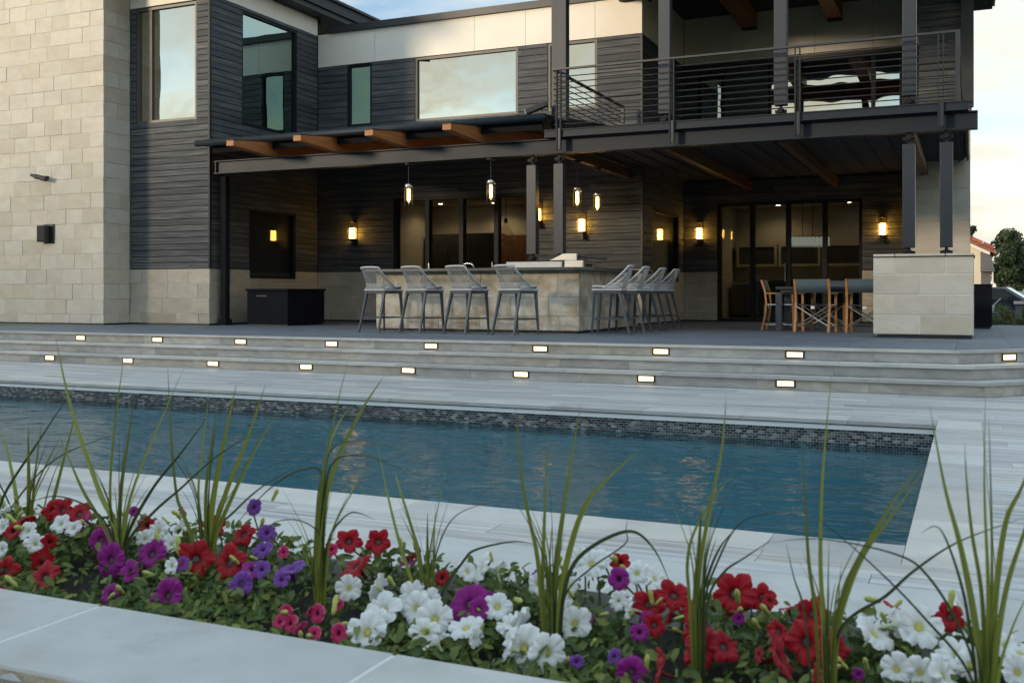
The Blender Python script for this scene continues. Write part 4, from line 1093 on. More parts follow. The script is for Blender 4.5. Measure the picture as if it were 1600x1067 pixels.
rl = thing('roof_floodlight', 'dark floodlight angled on the canopy edge beside the balcony post', 'floodlight', (-6.62, 16.0, 4.09))
obj('stand', MB().bar((0, 0, 0), (0, 0, .12), .03), 'dark_metal', rl)
obj('head', MB().bar((-.25, -.05, .06), (.1, .02, .19), .14, .09), 'dark_metal', rl, bevel=.01)
obj('lens', MB().bar((-.253, -.051, .059), (-.262, -.053, .056), .12, .07), 'stainless', rl)

# --- inside the house
def downlight(x, y, z, e):
    t = thing('ceiling_downlight', DL.pop(0), 'downlight', (x, y, z), 0, 'recessed lights in the rooms')
    obj('trim', MB().lathe([(.05, -.004), (.075, -.006), (.075, 0), (0, 0)], 16), 'fence_white', t); obj('lens', MB().lathe([(0, -.007), (.05, -.007), (.05, -.003), (0, -.003)], 16), 'downlight', t)
    ld = bpy.data.lights.new('room_light', 'SPOT'); ld.energy = e; ld.color = (1, .76, .46); ld.shadow_soft_size = .06; ld.spot_size = R(150); ld.spot_blend = .6
    lo = bpy.data.objects.new('room_light', ld); lo.location = (0, 0, -.03); C.objects.link(lo); lo.parent = t
DL = ['lit recessed ceiling light seen through the bar door, beside the post', 'lit recessed ceiling light near the middle of the room behind the bar', 'lit recessed ceiling light deep in the room behind the bar',
      'lit recessed ceiling light seen at the top of the left dining door', 'lit recessed ceiling light above the kitchen shelves', 'lit recessed ceiling light deep in the kitchen']
downlight(-9.55, 22.4, 3.42, 6); downlight(-11.2, 23.9, 3.42, 11); downlight(-12.6, 23.6, 3.42, 8)
downlight(-5.0, 24.5, 3.4, 2.5); downlight(-4.6, 27.4, 3.4, 6.5); downlight(-2.8, 27.2, 3.4, 2.5)
tc_ = thing('tall_cabinet', 'dark tall cupboard against the lit back wall behind the bar doors', 'cupboard', (-12.2, 24.25, PATIO))
obj('body', MB().box(-1.0, 1.0, -.34, .34, 0, 2.2), 'cabinet_dark', tc_)
for k in range(3): obj('door', MB().box(-.98 + k * .66, -.34 + k * .66, -.36, -.341, .08, 2.17), 'cabinet_dark', tc_)
wc = thing('wooden_partition', 'warm brown wooden partition inside the room behind the bar', 'partition', (-10.15, 24.2, PATIO))
for k in range(5): obj('board', MB().box(-1.0 + k * .4, -.603 + k * .4, -.02, .02, 0, 2.15), 'cabinet_wood', wc)
gp_ = thing('globe_pendant', 'smoky glass pendant hanging inside behind the bar doors', 'pendant lamp', (-10.0, 22.0, 2.35))
obj('globe', MB().lathe([(.04, .42), (.09, .3), (.19, .12), (.2, .0), (.15, -.12), (0, -.17)], 20), 'lamp_glass', gp_, True); obj('cord', MB().tube([(0, 0, .4), (0, 0, 1.07)], .008, 6), 'cable', gp_); obj('socket', MB().lathe([(0, .5), (.04, .5), (.045, .4), (0, .4)], 12), 'bronze', gp_)
bx_ = thing('dark_sideboard', 'dark low sideboard inside the right leaf of the bar doors', 'sideboard', (-8.6, 23.6, PATIO))
obj('body', MB().box(-.8, .9, -.3, .3, .05, 1.55), 'cabinet_dark', bx_); obj('top', MB().box(-.82, .92, -.32, .32, 1.551, 1.59), 'dark_in', bx_)
kc = thing('kitchen_wall_unit', 'kitchen wall cabinets with pale framed glass fronts', 'cabinet', (-5.0, 27.95, PATIO))
obj('carcass', MB().box(-.8, 2.6, -.12, .2, 1.35, 1.95), 'cabinet_dark', kc)
for k in range(3):
    x0 = -.78 + k * 1.12; f = MB().box(x0, x0 + 1.08, -.15, -.121, 1.88, 1.95).box(x0, x0 + 1.08, -.15, -.121, 1.35, 1.42).box(x0, x0 + .07, -.15, -.121, 1.42, 1.88).box(x0 + 1.01, x0 + 1.08, -.15, -.121, 1.42, 1.88)
    obj('door_frame', f, 'plaster_in', kc)
kb = thing('kitchen_counter', 'dark kitchen counter along the back of the dining room', 'counter', (-4.2, 27.6, PATIO))
obj('carcass', MB().box(-1.6, 2.4, -.3, .5, .08, .88), 'cabinet_dark', kb); obj('worktop', MB().box(-1.62, 2.42, -.33, .5, .881, .92), 'ledge_stone', kb)
for k in range(6): obj('drawer_front', MB().box(-1.57 + k * .66, -.95 + k * .66, -.318, -.301, .12, .86), 'cabinet_dark', kb)
ki = thing('kitchen_island', 'dark island in front of the kitchen counter', 'island', (-3.6, 25.7, PATIO))
obj('carcass', MB().box(-1.2, 1.2, -.4, .4, .06, .88), 'dark_in', ki); obj('worktop', MB().box(-1.28, 1.28, -.48, .48, .881, .93), 'counter', ki)
for k, xx in enumerate((-.6, .1)):
    obj('backsplash_shelf', MB().box(xx - .3, xx + .3, -.1, .1, .931, .96), 'dark_in', ki)
cp = at_y(1262, 378, 24.7)
cd = thing('box_chandelier', 'rectangular crystal chandelier hanging inside the dining room', 'chandelier', (cp.x, 24.7, cp.z - .12), R(28))
for k in range(26):
    a = k / 26; per = [(-.42, -.2), (.42, -.2), (.42, .2), (-.42, .2), (-.42, -.2)]; q = a * 2.48; lens = [.84, .4, .84, .4]; i = 0
    while q > lens[i]: q -= lens[i]; i += 1
    t_ = q / lens[i]; x, y = per[i][0] + (per[i + 1][0] - per[i][0]) * t_, per[i][1] + (per[i + 1][1] - per[i][1]) * t_
    obj('crystal', MB().box(x - .03, x + .03, y - .012, y + .012, .012, .228), 'lit_crystal', cd)
obj('frame', MB().box(-.45, .45, -.23, -.2, .23, .245).box(-.45, .45, .2, .23, .23, .245).box(-.45, -.42, -.2, .2, .23, .245).box(.42, .45, -.2, .2, .23, .245)
    .box(-.45, .45, -.23, -.2, 0, .012).box(-.45, .45, .2, .23, 0, .012).box(-.45, -.42, -.2, .2, 0, .012).box(.42, .45, -.2, .2, 0, .012), 'chrome', cd)
for xx in (-.12, .12): obj('rod', MB().tube([(xx, 0, .23), (xx, 0, 3.4 - cp.z + .12)], .008, 6), 'frame_paint', cd)
obj('crossbar', MB().box(-.44, .44, -.01, .01, .232, .243), 'chrome', cd)

# ================================================================== raised flower bed
CZ = .45
pl = thing('raised_planter', 'raised stone flower bed with pale smooth cap stones', 'planter', (-1.0, 1.77, 0), place=True)
SHIFT[pl.name] = Vector(pl.location)
NY0, NY1, FY0, FY1 = 1.21, 1.53, 2.02, 2.325
obj('wall', MB().box(-4.6, 1.9, NY0 + .03, NY1 - .03, -.03, CZ - .062).box(-4.6, 1.9, FY0 + .03, FY1 - .03, -.03, CZ - .062), 'rock_face', pl)
obj('cap_joint', MB().box(-4.6, 1.9, NY0 + .01, NY1 - .006, CZ - .06, CZ - .0006).box(-4.6, 1.9, FY0 + .006, FY1 - .01, CZ - .06, CZ - .0006), 'cap_joint', pl)
def rough_cap(x0, x1, y0, y1, rough_lo):
    """cap stone: honed top, hammered outer edge"""
    mb = MB(); n_ = 26; lo = y0 if rough_lo else y1; hi = y1 if rough_lo else y0
    for i in range(n_ + 1):
        x = x0 + (x1 - x0) * i / n_; e = noise.noise((x * 14, 3.3 if rough_lo else 9.1, 0)) * .006; s = 1 if rough_lo else -1
        mb.v += [(x, hi, CZ - .058), (x, hi, CZ), (x, lo + s * (.008 + e), CZ), (x, lo - s * (.004 - e * 1.5), CZ - .016), (x, lo - s * (.002 + e), CZ - .04), (x, lo + s * (.008 + e), CZ - .058)]
    for i in range(n_):
        a = i * 6
        for k in range(6): q = (k + 1) % 6; mb.f.append((a + k, a + q, a + 6 + q, a + 6 + k) if rough_lo else (a + k, a + 6 + k, a + 6 + q, a + q))
    mb.f += [tuple(range(6)), tuple(range(n_ * 6, n_ * 6 + 6))[::-1]]
    return mb
x = -1.581 - .676 * 4
while x < 1.8:
    obj('cap_stone', rough_cap(x + .0045, x + .6715, NY0, NY1, True), 'cap_stone', pl)
    obj('cap_stone', rough_cap(x + .2045, x + .8715, FY0, FY1, False), 'cap_stone', pl)
    for y_, sg in ((NY0, -1), (FY1, 1)):                          # hammered outer edge
        re_ = MB(); n_ = 40; xo = x + (0 if sg < 0 else .2)
        for i in range(n_ + 1):
            xx = xo + .004 + .668 * i / n_
            for z_, pr in ((CZ - .003, .0), (CZ - .014, .011), (CZ - .032, .014), (CZ - .05, .009), (CZ - .06, 0)):
                e = (.5 + noise.noise((xx * 26, z_ * 60, sg * 3.0))) * pr
                re_.v.append((xx, y_ + sg * e, z_ - .003 * noise.noise((xx * 18, 5.0, sg))))
            re_.v.append((xx, y_ - sg * .03, CZ - .06)); re_.v.append((xx, y_ - sg * .03, CZ - .008))
        for i in range(n_):
            for k in range(7): q = (k + 1) % 7; re_.f.append((i * 7 + k, i * 7 + q, i * 7 + 7 + q, i * 7 + 7 + k))
        obj('rock_edge', re_, 'rock_face', pl)
    x += .676
so = MB(); nx, ny = 110, 14
for j in range(ny + 1):
    for i in range(nx + 1):
        X_ = -4.5 + 6.3 * i / nx; Y_ = NY1 - .02 + (FY0 - NY1 + .04) * j / ny
        so.v.append((X_, Y_, .395 + .012 * noise.noise((X_ * 9, Y_ * 9, 1))))
for j in range(ny):
    for i in range(nx): a = j * (nx + 1) + i; so.f.append((a, a + 1, a + nx + 2, a + nx + 1))
obj('soil', so, 'soil', pl)

# --- petunias: position in the bed, colour, size (photo pixels turned into places on the bed)
FLOW = {
 'red': [(9,891,24),(69,901,28),(66,875,20),(78,846,14),(42,815,16),(20,829,16),(98,797,20),(124,803,20),(83,797,16),(306,872,30),(358,879,28),(285,800,10),(335,822,18),(380,835,20),(161,832,14),(230,820,14),(2,924,12),
   (557,884,32),(545,845,22),(591,846,20),(642,871,16),(691,902,13),(1147,927,37),(1191,933,22),(1091,985,26),(1096,1016,30),(1131,1010,26),(1053,930,26),(1013,944,26),(1050,959,20),(1022,976,18),(970,878,16),(1030,1050,24),(1033,1023,16),(1082,956,18),(1186,1022,14),
   (1260,1002,35),(1289,1005,31),(1217,1025,35),(1269,959,25),(1232,950,15),(1401,953,24),(1485,964,24),(1278,1059,22),(1203,938,13),(1304,1015,24),(1217,985,18)],
 'purple': [(173,875,26),(237,865,24),(262,931,28),(173,927,15),(158,843,18),(204,892,16),(209,799,9),(132,815,14),(394,889,16),(734,944,31),(748,952,18),(637,876,12),(763,935,13),(987,1050,24),(967,904,16),(927,967,12),(999,987,14),(1154,966,10),(1012,965,12),(1292,1048,15),(1341,1053,10)],
 'violet': [(377,912,21),(397,792,13),(455,889,22),(411,858,15),(417,832,13),(409,889,14),(285,880,12),(960,1025,11),(840,901,11),(901,1033,11),(440,905,12)],
 'pink': [(453,973,14),(437,971,12),(496,958,14),(470,981,14),(491,989,12),(529,989,15),(528,944,9),(498,934,9),(447,955,11),(518,858,10),(443,862,10),(484,955,9)],
 'white': [(43,829,16),(55,849,15),(95,818,16),(115,825,14),(199,823,18),(247,829,18),(282,823,14),(268,884,13),(6,797,14),(4,823,14),(3,858,12),(268,849,16),(226,841,13),(545,918,20),(590,917,23),(598,953,29),(573,987,33),(645,930,23),(650,950,26),(584,973,24),(679,967,27),(663,987,24),(682,1004,24),(728,980,26),
   (777,947,22),(797,976,22),(797,1013,24),(752,887,25),(774,887,20),(731,892,18),(670,938,20),(742,996,16),(817,1013,35),(855,1019,29),(806,973,26),(898,973,27),(875,938,18),(840,912,17),(892,915,15),(924,881,21),(996,895,19),(1024,904,18),(981,950,19),(967,938,15),(938,875,18),(905,872,17),
   (1367,990,35),(1436,979,31),(1400,975,24),(1496,1022,31),(1476,1056,37),(1401,1045,24),(1571,1007,20),(1516,1039,24),(1594,1019,22),(1590,1050,24),(1438,1050,24)]}
def py_at(x, Y):
    t = (x - 800) / _F; d_ = Y / (t * _S + _C); return _HY + _F * (CAM_H - CZ) / d_
def bed_place(x, y):
    yf, yb = py_at(x, NY1) + 18, py_at(x, FY0) - 55
    k = min(1, max(0, (yf - y) / (yf - yb)))
    return at_y(x, y, 1.555 + .42 * k)
BLM = {}
def blossom_mesh(col, var):
    if (col, var) in BLM: return BLM[col, var]
    rnd_ = random.Random(hash((len(col), var)) & 255); ph = rnd_.random() * 6; mb = MB(); n_ = 60
    notch = {'red': .24, 'white': .17, 'purple': .10, 'violet': .12, 'pink': .06}[col]; ruff = {'white': .075, 'red': .06}.get(col, .05) * (1 + .12 * var)
    rings = [(.05, -1.25), (.10, -.8), (.13, -.42), (.20, -.2), (.38, -.06), (.62, .0), (.85, .015), (1.0, -.06 - .05 * (var % 4))]
    amp = [rnd_.uniform(-.22, .26) for _ in range(5)]
    for r, z in rings:
        w_ = max(0, (r - .3) / .7)
        for k in range(n_):
            th = 2 * math.pi * k / n_; lobe = int(((th / (2 * math.pi)) * 5 + .0) % 5)
            s = abs(math.sin(2.5 * th)); fn = abs(((th / (2 * math.pi) * 5) % 1) - .5) * 2; q = 1 - notch * w_ * (fn if col == 'red' else fn ** 3) - .10 * w_ * max(0, fn - .82) / .18 + w_ * .07 * amp[lobe]
            zz = z + w_ * (ruff * .8 * math.sin(10 * th + ph) + amp[lobe] * s + .05 * math.sin(17 * th + 2 * ph) * w_) - .05 * w_ * fn ** 2 + (.05 * w_ * max(0, 1 - 6 * fn) if col == 'red' else 0)
            if col in ('white', 'violet'): q += .022 * w_ * math.sin(15 * th + ph) + .022 * w_ * math.sin(32 * th + 2 * ph)
            mb.v.append((r * q * math.cos(th), r * q * math.sin(th), zz))
    for j in range(len(rings) - 1):
        for k in range(n_): q = (k + 1) % n_; mb.f.append((j * n_ + k, j * n_ + q, (j + 1) * n_ + q, (j + 1) * n_ + k))
    mb.sm = True
    BLM[col, var] = mb.mesh('blossom_' + col, 'petal_' + col); return BLM[col, var]
THR = {c: MB().lathe([(0, -.30), (.10, -.30), (.165, -.215), (.13, -.25), (.05, -.22), (0, -.2)], 10).mesh('throat_' + c, 'throat_yellow' if c == 'white' else 'throat_dark', True) for c in FLOW}
BUD = MB().lathe([(0, 0), (.003, .001), (.0045, .008), (.004, .016), (.0055, .024), (.003, .031), (0, .033)], 8).mesh('bud', 'bud_green', True)
plants = []
for col, fl_ in FLOW.items():
    todo = sorted(fl_); cur = []
    for f in todo:
        if cur and (f[0] - cur[0][0] > 165 or f[0] - cur[-1][0] > 75): plants.append((col, cur)); cur = []
        cur.append(f)
    plants.append((col, cur))
plants.sort(key=lambda p_: sum(f[0] for f in p_[1]) / len(p_[1]))
cnt = {}; PL = []
WORD = {'red': 'bright red', 'purple': 'magenta purple', 'violet': 'pale violet', 'pink': 'small deep pink', 'white': 'ruffled white'}
tot = {c: sum(1 for q in plants if q[0] == c) for c in FLOW}
heights = []
for col, fs in plants:
    i = cnt.get(col, 0); cnt[col] = i + 1
    pos = [bed_place(f[0], f[1]) for f in fs]
    ctr = sum(pos, Vector()) / len(pos); base = Vector((ctr.x, min(max(ctr.y, 1.6), 1.97), .40))
    num = {1: 'one blossom', 2: 'two blossoms', 3: 'three blossoms'}.get(len(fs), 'many blossoms')
    t = thing('petunia_plant', 'petunia with %s of %s, %s %s petunia from the left' % (num, WORD[col], ORD[i], col), 'petunia', base, 0, 'petunias in the raised bed')
    PL.append((t, base, col))
    for f, p_ in zip(fs, pos):
        rad = f[2] * depth(p_) / _F * 1.05
        face = Vector((random.uniform(-.5, .35) + .35, -1.0, random.uniform(.25, .85)))
        if random.random() < .38: face = Vector((random.uniform(-1.3, 1.3), random.uniform(-.7, .3), random.uniform(.0, 1.0)))
        face.normalize()
        o = bpy.data.objects.new('blossom', blossom_mesh(col, random.randrange(9))); o.location = p_ - base + face * rad * .1
        qn = face.to_track_quat('Z', 'Y'); qn = qn @ Matrix.Rotation(random.uniform(0, 6.28), 3, 'Z').to_quaternion()
        o.rotation_euler = qn.to_euler(); o.scale = (rad * random.uniform(.95, 1.15), rad * random.uniform(.88, 1.08), rad * random.uniform(.7, 1.1)); link(o, t)
        if f[2] >= 17: link(bpy.data.objects.new('throat', THR[col]), o)
        root = Vector((p_.x * .7 + base.x * .3 + random.uniform(-.03, .03), min(max(p_.y + .04, 1.58), 1.98), .40))
        back = p_ - face * rad * 1.1
        obj('stem', MB().tube([root - base, (root * .5 + back * .5) - base + Vector((0, .01, .02)), back - base], .0022, 5, False), 'stem_green', t)
        heights.append((p_.x, p_.y, p_.z))
    for k in range(random.randint(2, 5)):                         # closed buds and spent calyxes between the blossoms
        p_ = random.choice(pos) + Vector((random.uniform(-.06, .06), random.uniform(-.01, .04), random.uniform(-.03, .025)))
        dr_ = Vector((random.uniform(-1, 1), random.uniform(-1, .2), random.uniform(.1, 1.2))).normalized()
        o = bpy.data.objects.new('bud', BUD); o.location = p_ - base; o.rotation_euler = dr_.to_track_quat('Z', 'Y').to_euler(); s_ = random.uniform(.6, 1.25); o.scale = (s_, s_, s_); link(o, t)
# leaves, each on its nearest plant
LV = {id(p_[0]): MB() for p_ in PL}
def add_leaf(mb, p_, nrm, along, L, W):
    side = nrm.cross(along).normalized(); i = len(mb.v); cup = random.uniform(.1, .3) * W
    for s, wd, dz in ((0, .12, 0), (.3, .85, 0), (.62, 1.0, -.03), (.88, .55, -.08)):
        c_ = p_ + along * L * s + nrm * L * dz
        for k in (-1, 0, 1): mb.v.append(tuple(c_ + side * k * W * wd * .5 + nrm * (cup if k else 0)))
    mb.v.append(tuple(p_ + along * L - nrm * L * .14))
    for r in range(3):
        a = i + r * 3; mb.f += [(a, a + 1, a + 4, a + 3), (a + 1, a + 2, a + 5, a + 4)]
    a = i + 9; mb.f += [(a, a + 1, i + 12), (a + 1, a + 2, i + 12)]
rl_ = random.Random(11)
def top_at(x, y):
    s = w_ = 0
    for hx, hy_, hz in heights:
        q = math.exp(-((hx - x) ** 2 + (hy_ - y) ** 2) / .006); s += q * hz; w_ += q
    q = math.exp(-6); return (s + q * .49) / (w_ + q)
tops = {}
for k in range(13500):
    x = rl_.uniform(-2.75, .55); y = 1.545 + .455 * rl_.random() ** .9
    key = (round(x / .03), round(y / .03))
    if key not in tops: tops[key] = top_at(x, y)
    edge = min(1, (y - 1.535) / .06) * min(1, (2.03 - y) / .03)
    patch = noise.noise((x * 5, y * 5, 2.2))
    if patch < -.16 and rl_.random() < .8: continue
    hmax = max(.43, .405 + (tops[key] - .42) * (.35 + .65 * edge))
    z = .405 + (hmax + .012 * (rl_.random() < .12) - .405) * rl_.random() ** .55 - .004
    near = min(PL, key=lambda p_: (p_[1].x - x) ** 2 + 1.6 * (p_[1].y - y) ** 2)
    nrm = Vector((rl_.gauss(0, .8), rl_.gauss(-.45, .7), .8)).normalized()
    a = rl_.uniform(0, 6.28); al = Vector((math.cos(a), math.sin(a), rl_.uniform(-.2, .5))); al = (al - nrm * al.dot(nrm)).normalized()
    L = rl_.uniform(.013, .034); add_leaf(LV[id(near[0])], Vector((x, y, z)) - near[1], nrm, al, L, L * rl_.uniform(.32, .6))
for t, base, col in PL:
    if LV[id(t)].f:
        o = obj('leaves', LV[id(t)], 'petunia_leaf', t, True); o['kind'] = 'stuff'

# --- spike grasses
TUFT = [
 (1.93, 'pale spiky grass tuft at the far left end of the bed', [((30,850),(24,767),(3,667),9),((44,850),(45,767),(44,667),10),((50,850),(52,767),(66,655),6),((60,850),(75,767),(105,690),10),((65,850),(87,767),(122,630),8),((20,860),(5,790),(-15,740),8),((15,830),(20,790),(90,715),(200,672),-5),((0,790),(60,690),(120,600),-6)]),
 (1.78, 'spiky grass tuft behind the purple petunias, with one very tall blade', [((188,850),(174,805),(155,767),(112,640),(86,525),13),((178,845),(172,767),(180,660),(194,555),7),((186,848),(189,767),(200,690),(210,615),10),((190,848),(207,767),(250,660),(291,567),11),((172,845),(130,767),(110,722),(92,680),8),((195,848),(236,767),(285,705),(325,650),-7),((200,848),(240,800),(280,765),(340,712),(405,672),-6),((178,848),(150,800),(90,775),(30,790),-5)]),
 (1.84, 'spiky grass tuft fanning out behind the red and white petunias', [((300,845),(285,800),(275,767),(266,660),(262,567),8),((316,845),(310,767),(318,690),(327,610),8),((322,845),(322,767),(330,700),(340,635),8),((326,845),(335,767),(350,690),(370,598),13),((332,845),(354,767),(385,690),(415,600),11),((336,845),(367,767),(400,700),(435,640),9),((330,840),(365,800),(410,760),(470,725),-6)]),
 (1.70, 'tall upright spiky grass stalk left of the middle of the bed', [((492,920),(496,830),(505,740),(525,640),(547,553),14),((500,920),(504,830),(516,750),(560,650),(602,585),13),((497,920),(500,830),(508,720),(530,660),(552,632),10),((495,920),(500,850),(508,770),15),((505,890),(506,760),(520,700),(570,690),(640,706),-5),((505,890),(508,770),(525,718),(580,715),(662,750),-5),((490,890),(496,780),(500,745),(472,750),4),((490,900),(505,750),(470,735),(417,767),(350,840),-6),((508,890),(500,835),(463,812),(423,822),(455,866),-3),((506,890),(515,840),(529,817),(552,800),(587,812),-7)]),
 (1.80, 'short spiky grass tuft behind the largest group of white petunias', [((650,930),(625,850),(605,770),(590,695),8),((668,935),(672,860),(690,765),(697,730),9),((662,935),(650,850),(625,765),(618,740),8),((671,935),(668,860),(668,800),10),((676,935),(678,850),(681,785),9),((677,930),(678,880),(702,817),(745,790),(840,770),-6),((690,930),(725,875),(745,858),(800,846),(835,850),-6)]),
 (1.74, 'spiky grass tuft in the middle of the bed with bright upright blades', [((845,925),(838,860),(817,760),(805,632),11),((848,925),(850,830),(853,760),(855,668),9),((866,935),(872,860),(886,760),(907,632),13),((876,935),(890,860),(911,797),(941,755),(1005,698),13),((858,925),(860,860),(863,815),5),((880,935),(905,870),(978,830),(1020,855),(1050,918),-9),((882,935),(920,890),(976,850),(978,828),(981,806),-4)]),
 (1.72, 'thin spiky grass tuft beside the largest red petunia', [((1090,950),(1094,880),(1110,790),(1128,700),(1135,615),10),((1078,945),(1074,880),(1085,830),(1115,780),(1150,733),7),((1096,950),(1106,900),(1125,855),(1150,825),-7),((1105,945),(1130,895),(1165,870),(1210,840),-6),((1100,950),(1120,880),(1160,815),(1235,798),-5),((1086,950),(1092,860),(1096,790),13)]),
 (1.66, 'spiky grass tuft above the right-hand red petunias with one straight tall blade', [((1287,985),(1282,880),(1284,770),(1291,670),(1301,568),13),((1275,970),(1264,880),(1259,800),(1254,690),8),((1258,965),(1240,900),(1227,843),-5),((1305,995),(1318,930),(1341,875),(1385,800),(1445,715),13),((1308,995),(1330,910),(1360,850),(1405,790),(1452,722),11),((1308,980),(1311,920),(1315,876),5),((1310,990),(1385,930),(1430,890),(1500,845),(1610,805),-7)]),
 (1.60, 'big dark spiky grass tuft at the right end of the bed', [((1535,1065),(1520,950),(1500,850),(1476,760),(1453,635),15),((1540,1065),(1534,930),(1519,835),(1511,760),(1507,690),11),((1542,1065),(1544,920),(1538,760),(1540,600),13),((1545,1065),(1550,900),(1548,760),(1545,650),7),((1548,1065),(1556,930),(1571,818),(1597,760),(1625,690),13),((1552,1065),(1570,930),(1600,832),(1640,720),13),((1550,1060),(1560,900),(1574,784),8),((1525,1060),(1512,960),(1497,895),(1476,838),(1460,822),(1438,834),-9),((1526,1065),(1500,980),(1450,900),(1401,866),(1286,842),(1195,848),-6),((1520,1065),(1440,960),(1350,870),(1263,797),-6),((1560,1060),(1580,985),(1610,920),9)])]
def spline(pts, n_):
    out = []
    for i in range(len(pts) - 1):
        p0, p1, p2, p3 = pts[max(i - 1, 0)], pts[i], pts[i + 1], pts[min(i + 2, len(pts) - 1)]
        for k in range(n_):
            t = k / n_; out.append(.5 * ((2 * p1) + (p2 - p0) * t + (2 * p0 - 5 * p1 + 4 * p2 - p3) * t * t + (3 * p1 - p0 - 3 * p2 + p3) * t ** 3))
    return out + [pts[-1]]
for Y0_, label, blades in TUFT:
    b0 = at_y(sum(b_[0][0] for b_ in blades) / len(blades), blades[0][0][1], Y0_); base = Vector((b0.x, Y0_, .40))
    t = thing('spike_grass', label, 'grass', base, 0, 'spiky grasses in the raised bed')
    bx0 = sum(b_[0][0] for b_ in blades) / len(blades); by0 = max(b_[0][1] for b_ in blades)
    for k in range(9):                                            # finer young blades between the big ones
        sg = random.uniform(-1, 1); hh = random.uniform(70, 190)
        blades.append(((bx0 + sg * 10, by0), (bx0 + sg * 22, by0 - hh * .5), (bx0 + sg * (30 + hh * .25), by0 - hh), random.choice([3, 4, 5, -3, -4])))
    for b_ in blades:
        wpx = abs(b_[-1]); lean = random.uniform(-.10, .12); pts = []
        m_ = len(b_) - 1
        for i, (x, y) in enumerate(b_[:-1]):
            q = i / (m_ - 1); pts.append(at_y(x, y, Y0_ + lean * q * q))
        g0 = Vector((pts[0].x * .6 + base.x * .4, pts[0].y, .39))
        ctl = [g0] + pts if pts[0].z > .43 else pts
        sp_ = spline(ctl, 7); mb = MB(); W = wpx * depth(pts[0]) / _F * .80
        tw0 = random.uniform(-.5, .5); tw1 = tw0 + random.uniform(-.8, .8)
        for i, p_ in enumerate(sp_):
            q = i / (len(sp_) - 1); d_ = (sp_[min(i + 1, len(sp_) - 1)] - sp_[max(i - 1, 0)]).normalized()
            view = Vector((.25, -1, .25)).normalized(); sd = d_.cross(view); sd = sd.normalized() if sd.length > .05 else Vector((1, 0, 0))
            sd = Matrix.Rotation(tw0 + (tw1 - tw0) * q, 3, d_) @ sd; nm = d_.cross(sd)
            wd = W * .5 * (.75 + .25 * math.sin(min(1, q * 2.2) * math.pi / 2)) * max(.03, (1 - q ** 2.6))
            for k in (-1, 0, 1): mb.v.append(tuple(p_ + sd * k * wd + nm * (wd * .35 if k == 0 else 0) - base))
        for i in range(len(sp_) - 1):
            a = i * 3; mb.f += [(a, a + 1, a + 4, a + 3), (a + 1, a + 2, a + 5, a + 4)]
        o = obj('blade', mb, 'blade_green' if b_[-1] > 0 else 'blade_deep', t, True); ln_ = len(sp_) - 1
        o.data.attributes.new('along', 'FLOAT', 'POINT').data.foreach_set('value', [i / ln_ for i in range(ln_ + 1) for k in range(3)])
        o.data.attributes.new('across', 'FLOAT', 'POINT').data.foreach_set('value', [float(k) for i in range(ln_ + 1) for k in range(3)])

# ================================================================== beyond the terrace
rb = random.Random(5)
def leaf_cloud(lobes, n_, size, wide=.6):
    mb = MB(); tw_ = sum(l_[1] ** 2 for l_ in lobes)
    for c_, r, sq in lobes:
        for k in range(int(n_ * r * r / tw_)):
            v = Vector((rb.gauss(0, 1), rb.gauss(0, 1), rb.gauss(0, 1))).normalized(); q = r * rb.random() ** .45
            p_ = Vector(c_) + Vector((v.x * q, v.y * q, v.z * q * sq))
            nr = (v + Vector((rb.gauss(0, .6), rb.gauss(0, .6), rb.gauss(0, .6)))).normalized(); al = nr.orthogonal().normalized()
            al = Matrix.Rotation(rb.uniform(0, 6.28), 3, nr) @ al; sd = nr.cross(al); s = size * rb.uniform(.6, 1.3); i = len(mb.v)
            mb.v += [tuple(p_ - al * s * .5), tuple(p_ + sd * s * wide * .5), tuple(p_ + al * s * .5), tuple(p_ - sd * s * wide * .5)]; mb.f.append((i, i + 1, i + 2, i + 3))
    return mb
def tree(label, x, y, h, w_, n_=5200, size=.22, name='tree', group='trees beyond the terrace'):
    t = thing(name, label, 'tree', (x, y, -.06), 0, group); lobes = []
    for k in range(22):
        q = rb.random(); a = rb.uniform(0, 6.28); rr_ = w_ * .5 * math.sin(math.pi * (.18 + .75 * q)) * rb.uniform(.25, .95)
        lobes.append(((rr_ * math.cos(a), rr_ * math.sin(a), h * (.3 + .62 * q)), w_ * rb.uniform(.10, .19), rb.uniform(.7, 1.1)))
    tr_ = MB().tube([(0, 0, 0), (.05, 0, h * .25), (-.05, .05, h * .55), (0, 0, h * .86)], [w_ * .035, w_ * .028, w_ * .018, .02], 8)
    for l_ in lobes[:12]: tr_.tube([(0, 0, max(.2, l_[0][2] - h * .16)), tuple(Vector(l_[0]) * .6 + Vector((0, 0, l_[0][2] * .4 - h * .04))), l_[0]], [w_ * .012, w_ * .008, .012], 5, False)
    obj('trunk', tr_, 'bark', t, True); obj('crown', leaf_cloud(lobes, n_, size), 'tree_leaf', t)
def on_ray(px_, d_):
    r = (px_ - 800) / _F * d_; return (r * _C - d_ * _S, r * _S + d_ * _C)
x, y = on_ray(1572, 70); tree('loose dark tree standing left of the denser dark tree', x, y, 5.5, 3.8, 6500, .24)
x, y = on_ray(1618, 74); tree('dense dark tree cut by the right edge of the photo', x, y, 5.2, 5.2, 11000, .26)
x, y = on_ray(1590, 86); tree('low dark tree between and behind the other two', x, y, 3.9, 5.0, 7500, .26)
x, y = on_ray(1507, 60); tree('tree almost hidden behind the stone end wall, a few twigs showing', x, y, 5.75, 2.1, 1500, .24)

